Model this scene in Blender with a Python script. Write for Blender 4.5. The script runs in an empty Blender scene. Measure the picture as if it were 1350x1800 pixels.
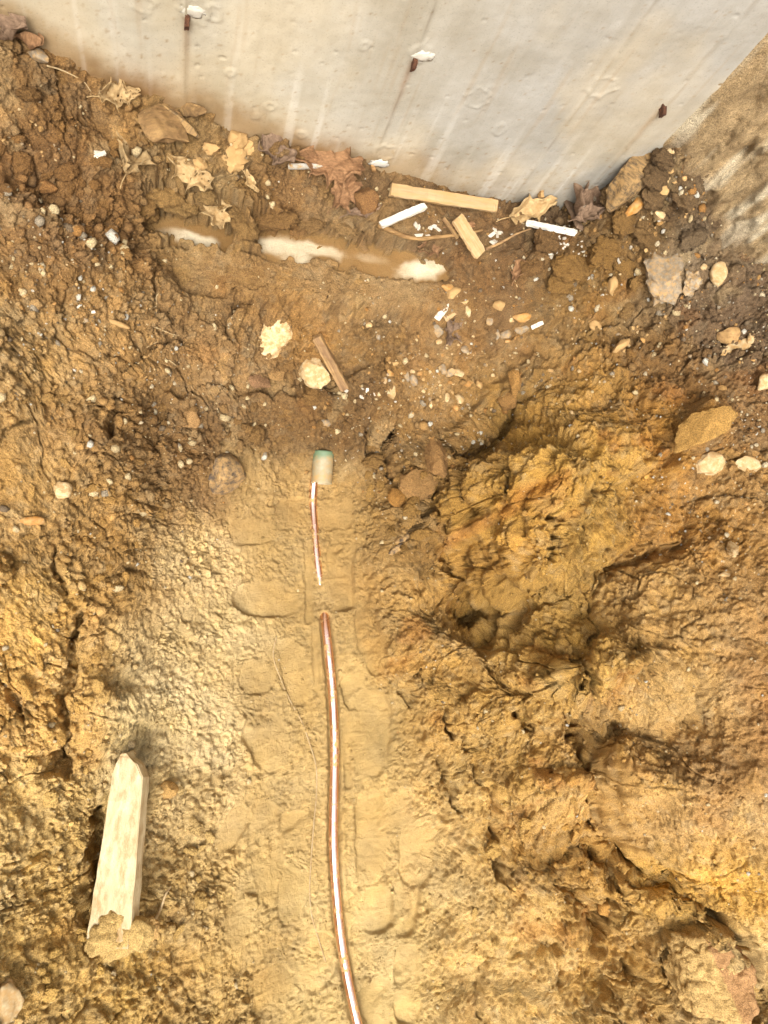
import bpy, bmesh, math, random
import numpy as np
from mathutils import Vector, Matrix

random.seed(7)
rng = np.random.default_rng(11)
scene = bpy.context.scene
COL = scene.collection

# ------------------------------------------------------------------ camera
CAM_H = 2.0
FPX = 1350.0                       # focal length in photo pixels (photo is 1350 wide)
_n = np.array([-365.0, -260.0, -FPX]); _n /= np.linalg.norm(_n)      # straight down, in camera axes
_Z = -_n
_Y = np.array([0, 1.0, 0]) - _Z[1] * _Z; _Y /= np.linalg.norm(_Y)
_X = np.cross(_Y, _Z)
RW = np.array([_X, _Y, _Z])        # camera -> world
cam_d = bpy.data.cameras.new('camera')
cam = bpy.data.objects.new('camera', cam_d); COL.objects.link(cam)
M = Matrix(RW.tolist()).to_4x4(); M.translation = Vector((0, 0, CAM_H))
cam.matrix_world = M
cam_d.sensor_fit = 'HORIZONTAL'; cam_d.sensor_width = 36.0; cam_d.lens = 36.0 * FPX / 1350.0
cam_d.clip_start = 0.02; cam_d.clip_end = 500
scene.camera = cam

# ------------------------------------------------------------------ sky, sun, exposure (bright overcast)
SUN_EL, SUN_AZ = math.radians(57), math.radians(200)      # azimuth measured from +y towards +x
w = bpy.data.worlds.new('World'); scene.world = w; w.use_nodes = True
nt = w.node_tree; nt.nodes.clear()
sky = nt.nodes.new('ShaderNodeTexSky'); sky.sky_type = 'NISHITA'; sky.sun_disc = False
sky.sun_elevation = SUN_EL; sky.sun_rotation = SUN_AZ
sky.dust_density = 6.0; sky.air_density = 1.0; sky.ozone_density = 0.4
hs = nt.nodes.new('ShaderNodeHueSaturation'); hs.inputs['Saturation'].default_value = 0.12
bg = nt.nodes.new('ShaderNodeBackground'); bg.inputs['Strength'].default_value = 0.15
wo = nt.nodes.new('ShaderNodeOutputWorld')
nt.links.new(sky.outputs[0], hs.inputs['Color']); nt.links.new(hs.outputs[0], bg.inputs['Color'])
nt.links.new(bg.outputs[0], wo.inputs['Surface'])
sd = bpy.data.lights.new('sun', 'SUN'); sd.energy = 1.6; sd.angle = math.radians(24); sd.color = (1.0, 0.97, 0.92)
sun = bpy.data.objects.new('sun', sd); COL.objects.link(sun)
sdir = Vector((math.sin(SUN_AZ) * math.cos(SUN_EL), math.cos(SUN_AZ) * math.cos(SUN_EL), math.sin(SUN_EL)))
sun.rotation_euler = sdir.to_track_quat('Z', 'Y').to_euler(); sun.location = (0, 0, 6)
vs = scene.view_settings
vs.view_transform = 'Standard'; vs.look = 'None'; vs.gamma = 1.0; vs.use_curve_mapping = False
vs.exposure = 1.17

# ------------------------------------------------------------------ small maths
def ray(px, py):
    d = RW @ np.array([px - 675.0, 900.0 - py, -FPX]); return d
def at(px, py, z):
    d = ray(px, py); t = (z - CAM_H) / d[2]
    return np.array([d[0] * t, d[1] * t, z])
WALL_A, WALL_B = 1.062, -0.028            # concrete wall face: y = A + B x
def on_wall(px, py):
    d = ray(px, py); t = WALL_A / (d[1] - WALL_B * d[0])
    return np.array([d[0] * t, d[1] * t, CAM_H + d[2] * t])
def lin(c):
    c = np.asarray(c, float) / 255.0
    return np.where(c <= 0.04045, c / 12.92, ((c + 0.055) / 1.055) ** 2.4)
def sst(a, b, x):
    t = np.clip((x - a) / (b - a), 0, 1); return t * t * (3 - 2 * t)
def h2(ix, iy, s):
    ix = ix.astype(np.uint32); iy = iy.astype(np.uint32)
    h = ix * np.uint32(374761393) + iy * np.uint32(668265263) + np.uint32((s * 2246822519) & 0xffffffff)
    h = (h ^ (h >> np.uint32(13))) * np.uint32(1274126177)
    h = h ^ (h >> np.uint32(16)); h = h * np.uint32(2654435761)
    return ((h ^ (h >> np.uint32(15))) & np.uint32(0xffffff)).astype(np.float32) / np.float32(0xffffff)
def perlin(x, y, s=0):
    x = np.asarray(x, np.float32); y = np.asarray(y, np.float32)
    xi = np.floor(x); yi = np.floor(y); fx = x - xi; fy = y - yi
    xi = xi.astype(np.int64); yi = yi.astype(np.int64)
    u = fx * fx * fx * (fx * (fx * 6 - 15) + 10); v = fy * fy * fy * (fy * (fy * 6 - 15) + 10)
    def g(ax, ay, dx, dy):
        a = h2(ax, ay, s) * np.float32(6.2831853); return np.cos(a) * dx + np.sin(a) * dy
    n00 = g(xi, yi, fx, fy); n10 = g(xi + 1, yi, fx - 1, fy)
    n01 = g(xi, yi + 1, fx, fy - 1); n11 = g(xi + 1, yi + 1, fx - 1, fy - 1)
    a = n00 + u * (n10 - n00); b = n01 + u * (n11 - n01)
    return (a + v * (b - a)) * np.float32(1.5)
def fbm(x, y, o=4, s=0, g=0.5):
    r = 0; a = 1.0; f = 1.0
    for i in range(o):
        r = r + a * perlin(x * f + 17.3 * i, y * f - 9.1 * i, s + i * 7); a *= g; f *= 2.03
    return r
def worley(x, y, s=0, jit=0.95):
    x = np.asarray(x, np.float32); y = np.asarray(y, np.float32)
    xi = np.floor(x).astype(np.int64); yi = np.floor(y).astype(np.int64)
    f1 = np.full(x.shape, 9, np.float32); f2 = f1.copy(); idr = np.zeros(x.shape, np.float32)
    for dx in (-1, 0, 1):
        for dy in (-1, 0, 1):
            cx = xi + dx; cy = yi + dy
            d = np.hypot(cx + 0.5 + jit * (h2(cx, cy, s) - 0.5) - x, cy + 0.5 + jit * (h2(cx, cy, s + 3) - 0.5) - y).astype(np.float32)
            cl = d < f1
            f2 = np.where(cl, f1, np.minimum(f2, d)); idr = np.where(cl, h2(cx, cy, s + 5), idr); f1 = np.where(cl, d, f1)
    return f1, f2, idr
from concurrent.futures import ThreadPoolExecutor
def par(fn, *arrs, chunks=24):
    sh = arrs[0].shape; fl = [np.ascontiguousarray(a, np.float32).ravel() for a in arrs]; n = len(fl[0]); cut = np.linspace(0, n, chunks + 1).astype(int)
    with ThreadPoolExecutor(4) as ex: o = list(ex.map(lambda k: fn(*[f[cut[k]:cut[k + 1]] for f in fl]), range(chunks)))
    if isinstance(o[0], tuple): return tuple(np.concatenate([q[i] for q in o]).reshape(sh) for i in range(len(o[0])))
    return np.concatenate(o).reshape(sh)
def hi3(ix, iy, iz, s):
    h = ix * np.uint32(374761393) + iy * np.uint32(668265263) + iz * np.uint32(1440662683) + np.uint32((s * 2246822519) & 0xffffffff)
    h = (h ^ (h >> np.uint32(13))) * np.uint32(1274126177)
    h = (h ^ (h >> np.uint32(16))) * np.uint32(2654435761)
    return h ^ (h >> np.uint32(15))
I255 = np.float32(1 / 127.5)
def perlin3(x, y, z, s=0):
    xf, yf, zf = np.floor(x), np.floor(y), np.floor(z); fx, fy, fz = x - xf, y - yf, z - zf
    xi, yi, zi = [a.astype(np.int32).astype(np.uint32) for a in (xf, yf, zf)]
    u, v, w_ = [t * t * (3 - 2 * t) for t in (fx, fy, fz)]
    o = 0
    for a in (0, 1):
        for b in (0, 1):
            for c in (0, 1):
                h = hi3(xi + np.uint32(a), yi + np.uint32(b), zi + np.uint32(c), s)
                g = ((h & np.uint32(255)).astype(np.float32) * I255 - 1) * (fx - a) + (((h >> np.uint32(8)) & np.uint32(255)).astype(np.float32) * I255 - 1) * (fy - b) + (((h >> np.uint32(16)) & np.uint32(255)).astype(np.float32) * I255 - 1) * (fz - c)
                o = o + g * (u if a else 1 - u) * (v if b else 1 - v) * (w_ if c else 1 - w_)
    return o * np.float32(1.6)
def billow(size, octs, gain, s, q=2.1, sharp=.02):
    def f(x, y, z):
        r = 0; a = 1.0; fr = 1 / size
        for i in range(octs):
            r = r + a * np.sqrt(perlin3(x * np.float32(fr) + 3.7 * i, y * np.float32(fr) - 5.1 * i, z * np.float32(fr) + 1.3 * i, s + 11 * i) ** 2 + np.float32(sharp * sharp)); a *= gain; fr *= q
        return r
    return f
def fbm3(size, octs, gain, s):
    def f(x, y, z):
        r = 0; a = 1.0; fr = 1 / size
        for i in range(octs):
            r = r + a * perlin3(x * np.float32(fr) + 3.7 * i, y * np.float32(fr), z * np.float32(fr), s + 11 * i); a *= gain; fr *= 2.07
        return r
    return f
def worley3(s):
    def f(x, y, z):
        xi, yi, zi = [np.floor(a).astype(np.int32) for a in (x, y, z)]
        f1 = np.full(x.shape, 9, np.float32); f2 = f1.copy(); idr = np.zeros(x.shape, np.float32)
        for dx in (-1, 0, 1):
            for dy in (-1, 0, 1):
                for dz in (-1, 0, 1):
                    cx, cy, cz = xi + dx, yi + dy, zi + dz
                    h = hi3(cx.astype(np.uint32), cy.astype(np.uint32), cz.astype(np.uint32), s)
                    b0 = (h & np.uint32(255)).astype(np.float32) / 255; b1 = ((h >> np.uint32(8)) & np.uint32(255)).astype(np.float32) / 255; b2 = ((h >> np.uint32(16)) & np.uint32(255)).astype(np.float32) / 255
                    d = np.sqrt((cx + b0 - x) ** 2 + (cy + b1 - y) ** 2 + (cz + b2 - z) ** 2).astype(np.float32)
                    m = d < f1; f2 = np.where(m, f1, np.minimum(f2, d)); idr = np.where(m, (h >> np.uint32(24)).astype(np.float32) / 255, idr); f1 = np.where(m, d, f1)
        return f1, f2, idr
    return f
def crumb(x, y, size, s, warp=0.35, thr=0.0):
    wx = perlin(x / size * 0.9, y / size * 0.9, s + 50) * warp; wy = perlin(x / size * 0.9, y / size * 0.9, s + 51) * warp
    f1, f2, i = worley(x / size + wx, y / size + wy, s)
    b = np.sqrt(np.clip(1 - (f1 / 0.78) ** 2, 0, 1)) * np.clip((i - thr) / (1 - thr), 0, 1)
    return b * sst(0.0, 0.14, f2 - f1) ** 0.6, f2 - f1, i

# ------------------------------------------------------------------ large shape of the excavation: (photo px, photo py, height)
CP = [(-80,20,.80),(0,60,.76),(90,90,.72),(300,180,.62),(450,245,.56),(640,320,.51),(860,360,.47),(1000,350,.49),(1050,340,.52),
(1180,235,.78),(1110,300,.66),(0,200,.69),(150,250,.62),(300,300,.56),(450,335,.53),(600,370,.485),(480,388,.468),(330,385,.478),(720,400,.48),(850,420,.46),
(280,425,.445),(340,430,.435),(510,450,.425),(640,460,.425),(740,480,.425),(830,470,.43),
(400,500,.42),(560,505,.415),(660,520,.40),(400,560,.36),(560,570,.325),(480,600,.33),(600,640,.30),(750,590,.36),(850,600,.37),(950,560,.385),(780,690,.31),(880,720,.29),
(50,400,.62),(200,450,.54),(100,600,.53),(210,600,.48),(100,800,.45),(230,720,.41),(245,850,.33),(40,1000,.40),(170,980,.31),(100,1200,.33),(0,1200,.37),(40,1400,.33),(150,1330,.24),
(50,1600,.33),(0,1800,.36),(180,1770,.22),(130,1520,.24),(-150,900,.46),(-150,1400,.38),(-150,300,.75),
(300,720,.28),(420,720,.22),(540,715,.20),(640,715,.22),(740,735,.25),(310,640,.40),(420,650,.31),(500,800,.055),(600,805,.055),(400,835,.10),(350,900,.09),(310,950,.15),(250,1050,.21),(300,1100,.13),
(350,1200,.075),(260,1250,.16),(300,1450,.12),(380,1500,.05),(330,1650,.11),(440,1750,.035),(250,1600,.17),
(500,900,.02),(560,1000,0),(560,1200,0),(620,1300,0),(600,1500,0),(680,1600,0),(620,1800,0),(480,1600,.02),(460,1350,.025),(440,1080,.03),(650,900,.05),
(700,950,.11),(690,1050,.07),(720,1080,.11),(770,1100,.135),(760,1160,.12),(800,1000,.16),(835,1060,.125),(862,1092,.11),(846,1150,.11),(890,1040,.31),(915,1010,.38),(870,970,.30),(950,800,.46),(850,850,.34),(790,800,.24),(740,860,.17),(1000,700,.43),(1100,800,.50),(1200,700,.53),
(1300,700,.56),(1100,620,.46),(1050,550,.42),(1200,520,.53),(1300,560,.57),(1020,440,.50),(940,490,.43),(1120,380,.60),(1230,420,.60),(1330,540,.60),
(1330,900,.58),(1250,1000,.55),(1180,900,.51),(1150,980,.48),(1070,1010,.44),(950,1150,.37),(885,1140,.28),(885,1210,.26),(820,1300,.14),(780,1450,.07),(860,1550,.10),(990,1250,.36),
(1050,1280,.29),(1150,1150,.54),(1300,1150,.62),(1130,1350,.50),(1300,1350,.62),(1080,1450,.33),(990,1420,.25),(950,1600,.14),(1040,1650,.17),(1100,1560,.25),(1250,1530,.47),(1350,1480,.58),
(1240,1720,.34),(1150,1720,.24),(1340,1730,.22),(900,1760,.09),(1080,1790,.17),(780,1700,.04),(1500,900,.62),(1500,1300,.66),(1450,1700,.5),(1500,1950,.5),(1000,2000,.12),(620,2000,0),(300,2000,.2),(-100,2000,.5),
(1450,500,.62),(1100,1250,.42)]
CPW = np.array([at(*c) for c in CP])
def tps(ptsxy, vals, lam=2e-4):
    d = np.linalg.norm(ptsxy[:, None] - ptsxy[None], axis=2)
    K = np.where(d > 0, d * d * np.log(d + 1e-12), 0) + lam * np.eye(len(ptsxy))
    Pm = np.c_[np.ones(len(ptsxy)), ptsxy]
    A = np.block([[K, Pm], [Pm.T, np.zeros((3, 3))]])
    sol = np.linalg.solve(A, np.r_[vals, np.zeros(3)])
    def f(q):
        o = np.empty(len(q))
        for a in range(0, len(q), 4000):
            qq = q[a:a + 4000]; dd = np.linalg.norm(qq[:, None] - ptsxy[None], axis=2)
            o[a:a + 4000] = (np.where(dd > 0, dd * dd * np.log(dd + 1e-12), 0)) @ sol[:-3] + sol[-3] + qq @ sol[-2:]
        return o
    return f
macro = tps(CPW[:, :2], CPW[:, 2])
# coarse lookup grid
GX0, GX1, GY0, GY1, GS = -1.0, 2.0, -1.5, 1.4, 0.02
gx = np.arange(GX0, GX1 + 1e-9, GS); gy = np.arange(GY0, GY1 + 1e-9, GS)
GXX, GYY = np.meshgrid(gx, gy, indexing='ij')
GM = np.clip(macro(np.c_[GXX.ravel(), GYY.ravel()]), -0.03, 0.85).reshape(GXX.shape)
def bil(G, x, y):
    u = np.clip((np.asarray(x) - GX0) / GS, 0, len(gx) - 1.001); v = np.clip((np.asarray(y) - GY0) / GS, 0, len(gy) - 1.001)
    i = u.astype(int); j = v.astype(int); a = u - i; b = v - j
    return G[i, j] * (1 - a) * (1 - b) + G[i + 1, j] * a * (1 - b) + G[i, j + 1] * (1 - a) * b + G[i + 1, j + 1] * a * b
def Pg(px, py):
    """world x, y where the ray of a photo pixel meets the large shape of the ground"""
    d = ray(px, py); z = 0.9
    for k in range(400):
        t = (z - CAM_H) / d[2]
        if bil(GM, np.array([d[0] * t]), np.array([d[1] * t]))[0] >= z: break
        z -= 0.0025
    return np.array([d[0] * t, d[1] * t])
def mpp(px, py):
    """metres per photo pixel on the ground there"""
    p = Pg(px, py); z = bil(GM, p[:1], p[1:])[0]
    return float((np.array([p[0], p[1], z - CAM_H]) @ -RW[:, 2]) / FPX)

# ------------------------------------------------------------------ fine grid
def axis(a, b, step, far):
    core = np.arange(a, b, step); out = []; s = step; v = b
    while v < far: out.append(v); s *= 1.11; v += s
    lo = []; s = step; v = a - step
    while v > -far: lo.append(v); s *= 1.11; v -= s
    return np.r_[lo[::-1], core, out]
STEP = 0.0020
ax = axis(-0.52, 1.52, STEP, 60); ay = axis(-1.0, 1.09, STEP, 60)
NX, NY = len(ax), len(ay)
X, Y = np.meshgrid(ax, ay, indexing='ij'); X = X.astype(np.float64); Y = Y.astype(np.float64)
Xf, Yf = X.ravel(), Y.ravel()
# smooth (bicubic-like) macro by sampling a slightly blurred lookup
K5 = np.array([1, 4, 6, 4, 1.]) / 16
Gb = np.apply_along_axis(lambda r: np.convolve(np.pad(r, 2, 'edge'), K5, 'valid'), 0, GM)
Gb = np.apply_along_axis(lambda r: np.convolve(np.pad(r, 2, 'edge'), K5, 'valid'), 1, Gb)
H0 = bil(Gb, Xf, Yf).reshape(X.shape)
far = sst(0.0, 1.2, np.maximum.reduce([-0.75 - X, X - 1.75, -1.3 - Y, Y - 1.25, np.zeros_like(X)]))
H0 = H0 * (1 - far) + 0.62 * far

# control field helper: weights of nearby control points
def field(ctrl, sig=0.10):
    pts = np.array([Pg(c[0], c[1]) for c in ctrl]); val = np.array([np.atleast_1d(c[2]) for c in ctrl], float)
    wx = GXX + 0.05 * perlin(GXX * 7, GYY * 7, 90) + 0.02 * perlin(GXX * 22, GYY * 22, 92)
    wy = GYY + 0.05 * perlin(GXX * 7, GYY * 7, 91) + 0.02 * perlin(GXX * 22, GYY * 22, 93)
    q = np.c_[wx.ravel(), wy.ravel()]
    d2 = ((q[:, None] - pts[None]) ** 2).sum(2)
    ww = np.exp(-d2 / (2 * sig * sig)) + 1e-5 / (d2 + 0.01) ** 2
    ww /= ww.sum(1, keepdims=True)
    o = ww @ val
    return [o[:, k].reshape(GXX.shape) for k in range(val.shape[1])]

# crumbliness (c), clay-lump (k), sand (s)
ZC = [(100,200,(1,.2,0)),(60,420,(1,.2,0)),(200,330,(1,.2,0)),(350,330,(.9,.2,0)),(500,360,(.8,.2,0)),(620,380,(.6,.2,0)),(150,120,(.5,.1,0)),(330,230,(.7,.2,0)),
(340,430,(.05,0,.1)),(510,450,(.05,0,.1)),(740,480,(.05,0,.1)),(640,465,(.1,0,.2)),(450,505,(.35,.5,0)),(600,515,(.35,.5,0)),(800,460,(.3,.2,0)),
(80,650,(.75,.2,0)),(200,700,(.8,.3,0)),(100,850,(.8,.2,0)),(220,900,(1,.2,0)),(100,1050,(.9,.2,0)),(60,1200,(.65,.3,0)),(200,1150,(.75,.2,0)),(60,1450,(.45,.4,0)),(60,1650,(.42,.5,0)),(200,1740,(.45,.5,0)),
(420,600,(.5,.4,0)),(560,590,(.2,.7,0)),(400,720,(1,.2,0)),(550,740,(1,.2,0)),(680,740,(1,.2,0)),(750,620,(.45,.2,0)),(850,560,(.45,.2,0)),(820,720,(.6,.3,0)),(950,600,(.4,.3,0)),(1000,450,(.9,.3,0)),
(330,1050,(.42,0,.6)),(290,1150,(.5,.1,.45)),(300,1270,(.42,.1,.55)),(350,1350,(.42,.1,.6)),(330,1500,(.65,.1,.3)),(320,1650,(.6,.2,.2)),(420,1720,(.7,.1,.4)),
(430,880,(.18,0,1)),(560,830,(.3,0,.9)),(500,1000,(.12,0,1)),(470,1150,(.12,0,1)),(560,1150,(.1,0,1)),(600,1000,(.1,0,1)),(500,1300,(.14,0,1)),(620,1250,(.1,0,1)),(480,1480,(.1,0,1)),(640,1450,(.1,0,1)),(560,1600,(.1,0,1)),(680,1600,(.12,0,1)),(600,1750,(.15,0,1)),(480,1650,(.12,0,1)),(420,1570,(.3,0,.9)),(640,900,(.3,0,.8)),(650,1020,(.3,.1,.8)),(700,1300,(.25,.1,.8)),(750,1450,(.45,.3,.5)),(760,1600,(.5,.3,.5)),
(720,900,(.8,.6,0)),(760,840,(.8,.7,0)),(720,1020,(.2,.6,.1)),(760,1120,(.2,.7,0)),(800,1250,(.3,.7,0)),(830,1000,(.15,1,0)),(900,900,(.25,1,0)),(1000,800,(.3,.9,0)),(950,1100,(.2,1,0)),(1050,720,(.4,.7,0)),(1150,620,(.6,.5,0)),(1200,800,(.4,.8,0)),(1120,950,(.4,.8,0)),
(1300,600,(.7,.4,0)),(1300,780,(.6,.3,0)),(1300,1050,(.35,.2,.1)),(1200,1100,(.35,.3,.1)),(1250,1250,(.3,.25,.1)),(1150,1380,(.3,.3,.1)),(1300,1400,(.3,.25,.1)),(1250,1550,(.2,.6,0)),(1000,1250,(.25,.9,0)),(900,1350,(.3,.8,0)),(980,1500,(.4,.8,0)),(870,1650,(.2,.5,.2)),(1000,1620,(.3,.7,0)),(1100,1650,(.4,.7,0)),(1250,1700,(.3,.4,.1)),(950,1760,(.3,.6,.1)),(1130,330,(.8,.4,0)),(1200,480,(.8,.3,0))]
Fc, Fk, Fs = [bil(g, Xf, Yf).reshape(X.shape) for g in field(ZC, 0.065)]
Fs_far = 1 - far; Fs = Fs * Fs_far; Fk = Fk * Fs_far + 0.4 * far

# ground colours set point by point, tone varying by place (photo pixel, sRGB)
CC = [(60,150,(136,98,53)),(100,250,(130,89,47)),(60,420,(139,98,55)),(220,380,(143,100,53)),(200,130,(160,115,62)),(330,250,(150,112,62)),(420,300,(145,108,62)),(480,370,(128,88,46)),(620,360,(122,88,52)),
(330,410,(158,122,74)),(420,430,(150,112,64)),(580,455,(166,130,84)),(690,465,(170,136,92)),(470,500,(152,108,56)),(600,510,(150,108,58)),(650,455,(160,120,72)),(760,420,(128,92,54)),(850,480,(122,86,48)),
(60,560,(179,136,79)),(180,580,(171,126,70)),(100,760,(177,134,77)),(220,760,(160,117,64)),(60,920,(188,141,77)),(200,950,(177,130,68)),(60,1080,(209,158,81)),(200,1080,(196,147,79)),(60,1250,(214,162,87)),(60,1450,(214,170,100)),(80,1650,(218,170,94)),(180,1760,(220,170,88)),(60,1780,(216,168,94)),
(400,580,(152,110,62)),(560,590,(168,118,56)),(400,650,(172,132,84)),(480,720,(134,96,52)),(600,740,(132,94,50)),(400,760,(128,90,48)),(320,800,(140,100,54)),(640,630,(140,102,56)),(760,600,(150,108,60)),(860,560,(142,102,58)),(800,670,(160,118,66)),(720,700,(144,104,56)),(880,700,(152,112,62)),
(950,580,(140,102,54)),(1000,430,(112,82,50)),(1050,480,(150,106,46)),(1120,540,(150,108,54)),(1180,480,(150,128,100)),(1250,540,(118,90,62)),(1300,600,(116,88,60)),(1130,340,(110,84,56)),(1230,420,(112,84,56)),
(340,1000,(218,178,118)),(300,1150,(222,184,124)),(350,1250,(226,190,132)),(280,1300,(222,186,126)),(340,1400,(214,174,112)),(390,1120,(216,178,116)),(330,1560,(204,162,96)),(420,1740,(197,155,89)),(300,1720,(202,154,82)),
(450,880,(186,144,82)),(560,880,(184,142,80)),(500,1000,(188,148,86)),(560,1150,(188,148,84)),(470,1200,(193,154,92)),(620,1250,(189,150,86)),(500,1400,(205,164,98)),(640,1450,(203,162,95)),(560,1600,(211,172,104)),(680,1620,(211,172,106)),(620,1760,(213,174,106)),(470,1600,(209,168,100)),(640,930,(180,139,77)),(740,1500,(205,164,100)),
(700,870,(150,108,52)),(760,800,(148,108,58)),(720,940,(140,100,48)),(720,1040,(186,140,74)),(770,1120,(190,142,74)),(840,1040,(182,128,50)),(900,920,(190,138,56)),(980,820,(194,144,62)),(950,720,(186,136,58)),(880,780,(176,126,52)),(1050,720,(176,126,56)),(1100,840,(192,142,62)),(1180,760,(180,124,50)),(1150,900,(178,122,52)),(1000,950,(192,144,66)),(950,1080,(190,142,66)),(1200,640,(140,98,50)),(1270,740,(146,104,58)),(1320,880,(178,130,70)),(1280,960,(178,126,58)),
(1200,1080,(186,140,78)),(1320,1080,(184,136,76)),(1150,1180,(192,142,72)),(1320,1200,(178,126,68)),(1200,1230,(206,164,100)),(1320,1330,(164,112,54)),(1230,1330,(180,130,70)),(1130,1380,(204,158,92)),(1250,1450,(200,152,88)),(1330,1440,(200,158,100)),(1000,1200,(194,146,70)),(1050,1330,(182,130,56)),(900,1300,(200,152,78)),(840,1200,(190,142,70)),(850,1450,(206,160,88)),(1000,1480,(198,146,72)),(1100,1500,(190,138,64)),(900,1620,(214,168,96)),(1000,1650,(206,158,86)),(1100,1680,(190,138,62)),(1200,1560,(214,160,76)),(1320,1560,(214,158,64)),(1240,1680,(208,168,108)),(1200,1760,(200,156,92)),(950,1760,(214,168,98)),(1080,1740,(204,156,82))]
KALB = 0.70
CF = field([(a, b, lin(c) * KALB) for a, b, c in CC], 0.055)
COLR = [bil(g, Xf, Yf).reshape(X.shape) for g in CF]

H = H0.copy()
D = np.zeros_like(H)                       # detail, later applied along the large-shape normal

def window(x0, x1, y0, y1):
    return (slice(max(np.searchsorted(ax, x0) - 1, 0), np.searchsorted(ax, x1) + 1), slice(max(np.searchsorted(ay, y0) - 1, 0), np.searchsorted(ay, y1) + 1))
def polydist(P, sx, sy, wob=0.0, seed=0):
    """distance to, signed side of and progress along a polyline"""
    x = X[sx, sy]; y = Y[sx, sy]
    if wob:
        x = x + wob * (perlin(x * 26, y * 26, seed) + 0.5 * perlin(x * 70, y * 70, seed + 1)); y = y + wob * (perlin(x * 26, y * 26, seed + 2) + 0.5 * perlin(x * 70, y * 70, seed + 3))
    best = np.full(x.shape, 9.0); side = np.zeros(x.shape); tt = np.zeros(x.shape)
    L = np.r_[0, np.cumsum(np.linalg.norm(np.diff(P, axis=0), axis=1))]
    for k in range(len(P) - 1):
        a, b = P[k], P[k + 1]; e = b - a; l2 = e @ e + 1e-12
        t = np.clip(((x - a[0]) * e[0] + (y - a[1]) * e[1]) / l2, 0, 1)
        dx = x - a[0] - t * e[0]; dy = y - a[1] - t * e[1]; d = np.hypot(dx, dy)
        m = d < best
        best = np.where(m, d, best); side = np.where(m, np.sign(e[0] * dy - e[1] * dx), side); tt = np.where(m, (L[k] + t * (L[k + 1] - L[k])) / L[-1], tt)
    return best, side, tt
def bound(P, m): return window(P[:, 0].min() - m, P[:, 0].max() + m, P[:, 1].min() - m, P[:, 1].max() + m)
def crack(pts, wid, dep, wob=0.008, seed=1):
    P = np.array([Pg(*p) for p in pts]); sx, sy = bound(P, 0.08)
    d, s, t = polydist(P, sx, sy, wob, seed)
    ww = wid * (0.35 + 0.9 * np.sin(np.pi * np.clip(t, 0.03, 0.97))) * (1 + 0.5 * perlin(X[sx, sy] * 40, Y[sx, sy] * 40, seed + 9))
    H[sx, sy] -= dep * np.exp(-(d / np.maximum(ww, 1e-4)) ** 4) + dep * 0.22 * np.exp(-(d / (wid * 4)) ** 2)
def ledge(pts, hgt, reach_hi=0.06, reach_lo=0.06, edge=0.008, wob=0.012, seed=1, lo=0.5):
    """a sharp break: ground on the left of the line stands up, on the right it drops, both easing out"""
    P = np.array([Pg(*p) for p in pts]); sx, sy = bound(P, max(reach_hi, reach_lo) * 2.6)
    d, s, t = polydist(P, sx, sy, wob, seed)
    sdv = d * s; ends = sst(0, 0.12, t) * sst(0, 0.12, 1 - t)
    up = (1 - lo) * np.exp(-(np.clip(sdv, 0, 9) / reach_hi) ** 1.6); dn = -lo * np.exp(-(np.clip(-sdv, 0, 9) / reach_lo) ** 1.6)
    k = sst(-edge, edge, sdv)
    H[sx, sy] += hgt * ends * (dn * (1 - k) + up * k)
def gully(pts, wid, dep, wob=0.012, seed=1):
    P = np.array([Pg(*p) for p in pts]); sx, sy = bound(P, wid * 3)
    d, s, t = polydist(P, sx, sy, wob, seed)
    H[sx, sy] -= dep * np.exp(-(d / (wid * (1 + .35 * perlin(X[sx, sy] * 12, Y[sx, sy] * 12, seed + 4)))) ** 1.5) * sst(0, .15, t) * sst(0, .15, 1 - t)
def lump(px, py, rx, ry, rot, hgt, seed=1, flat=2.0, rough=0.3):
    c = Pg(px, py); m = mpp(px, py); a = math.radians(rot); R_ = max(rx, ry) * m * 1.6
    sx, sy = window(c[0] - R_, c[0] + R_, c[1] - R_, c[1] + R_)
    x = X[sx, sy] - c[0]; y = Y[sx, sy] - c[1]
    n1 = fbm(X[sx, sy] / (R_ * 0.55), Y[sx, sy] / (R_ * 0.55), 3, seed)
    u = (x * math.cos(a) + y * math.sin(a)) / (rx * m); v = (-x * math.sin(a) + y * math.cos(a)) / (ry * m)
    r = np.sqrt(u * u + v * v) * (1 + rough * n1)
    H[sx, sy] += hgt * np.sqrt(np.clip(1 - np.clip(r, 0, 1) ** flat, 0, 1)) * (1 + 0.25 * n1)
PRINT = np.zeros_like(H); PRIM = np.zeros_like(H)
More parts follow.
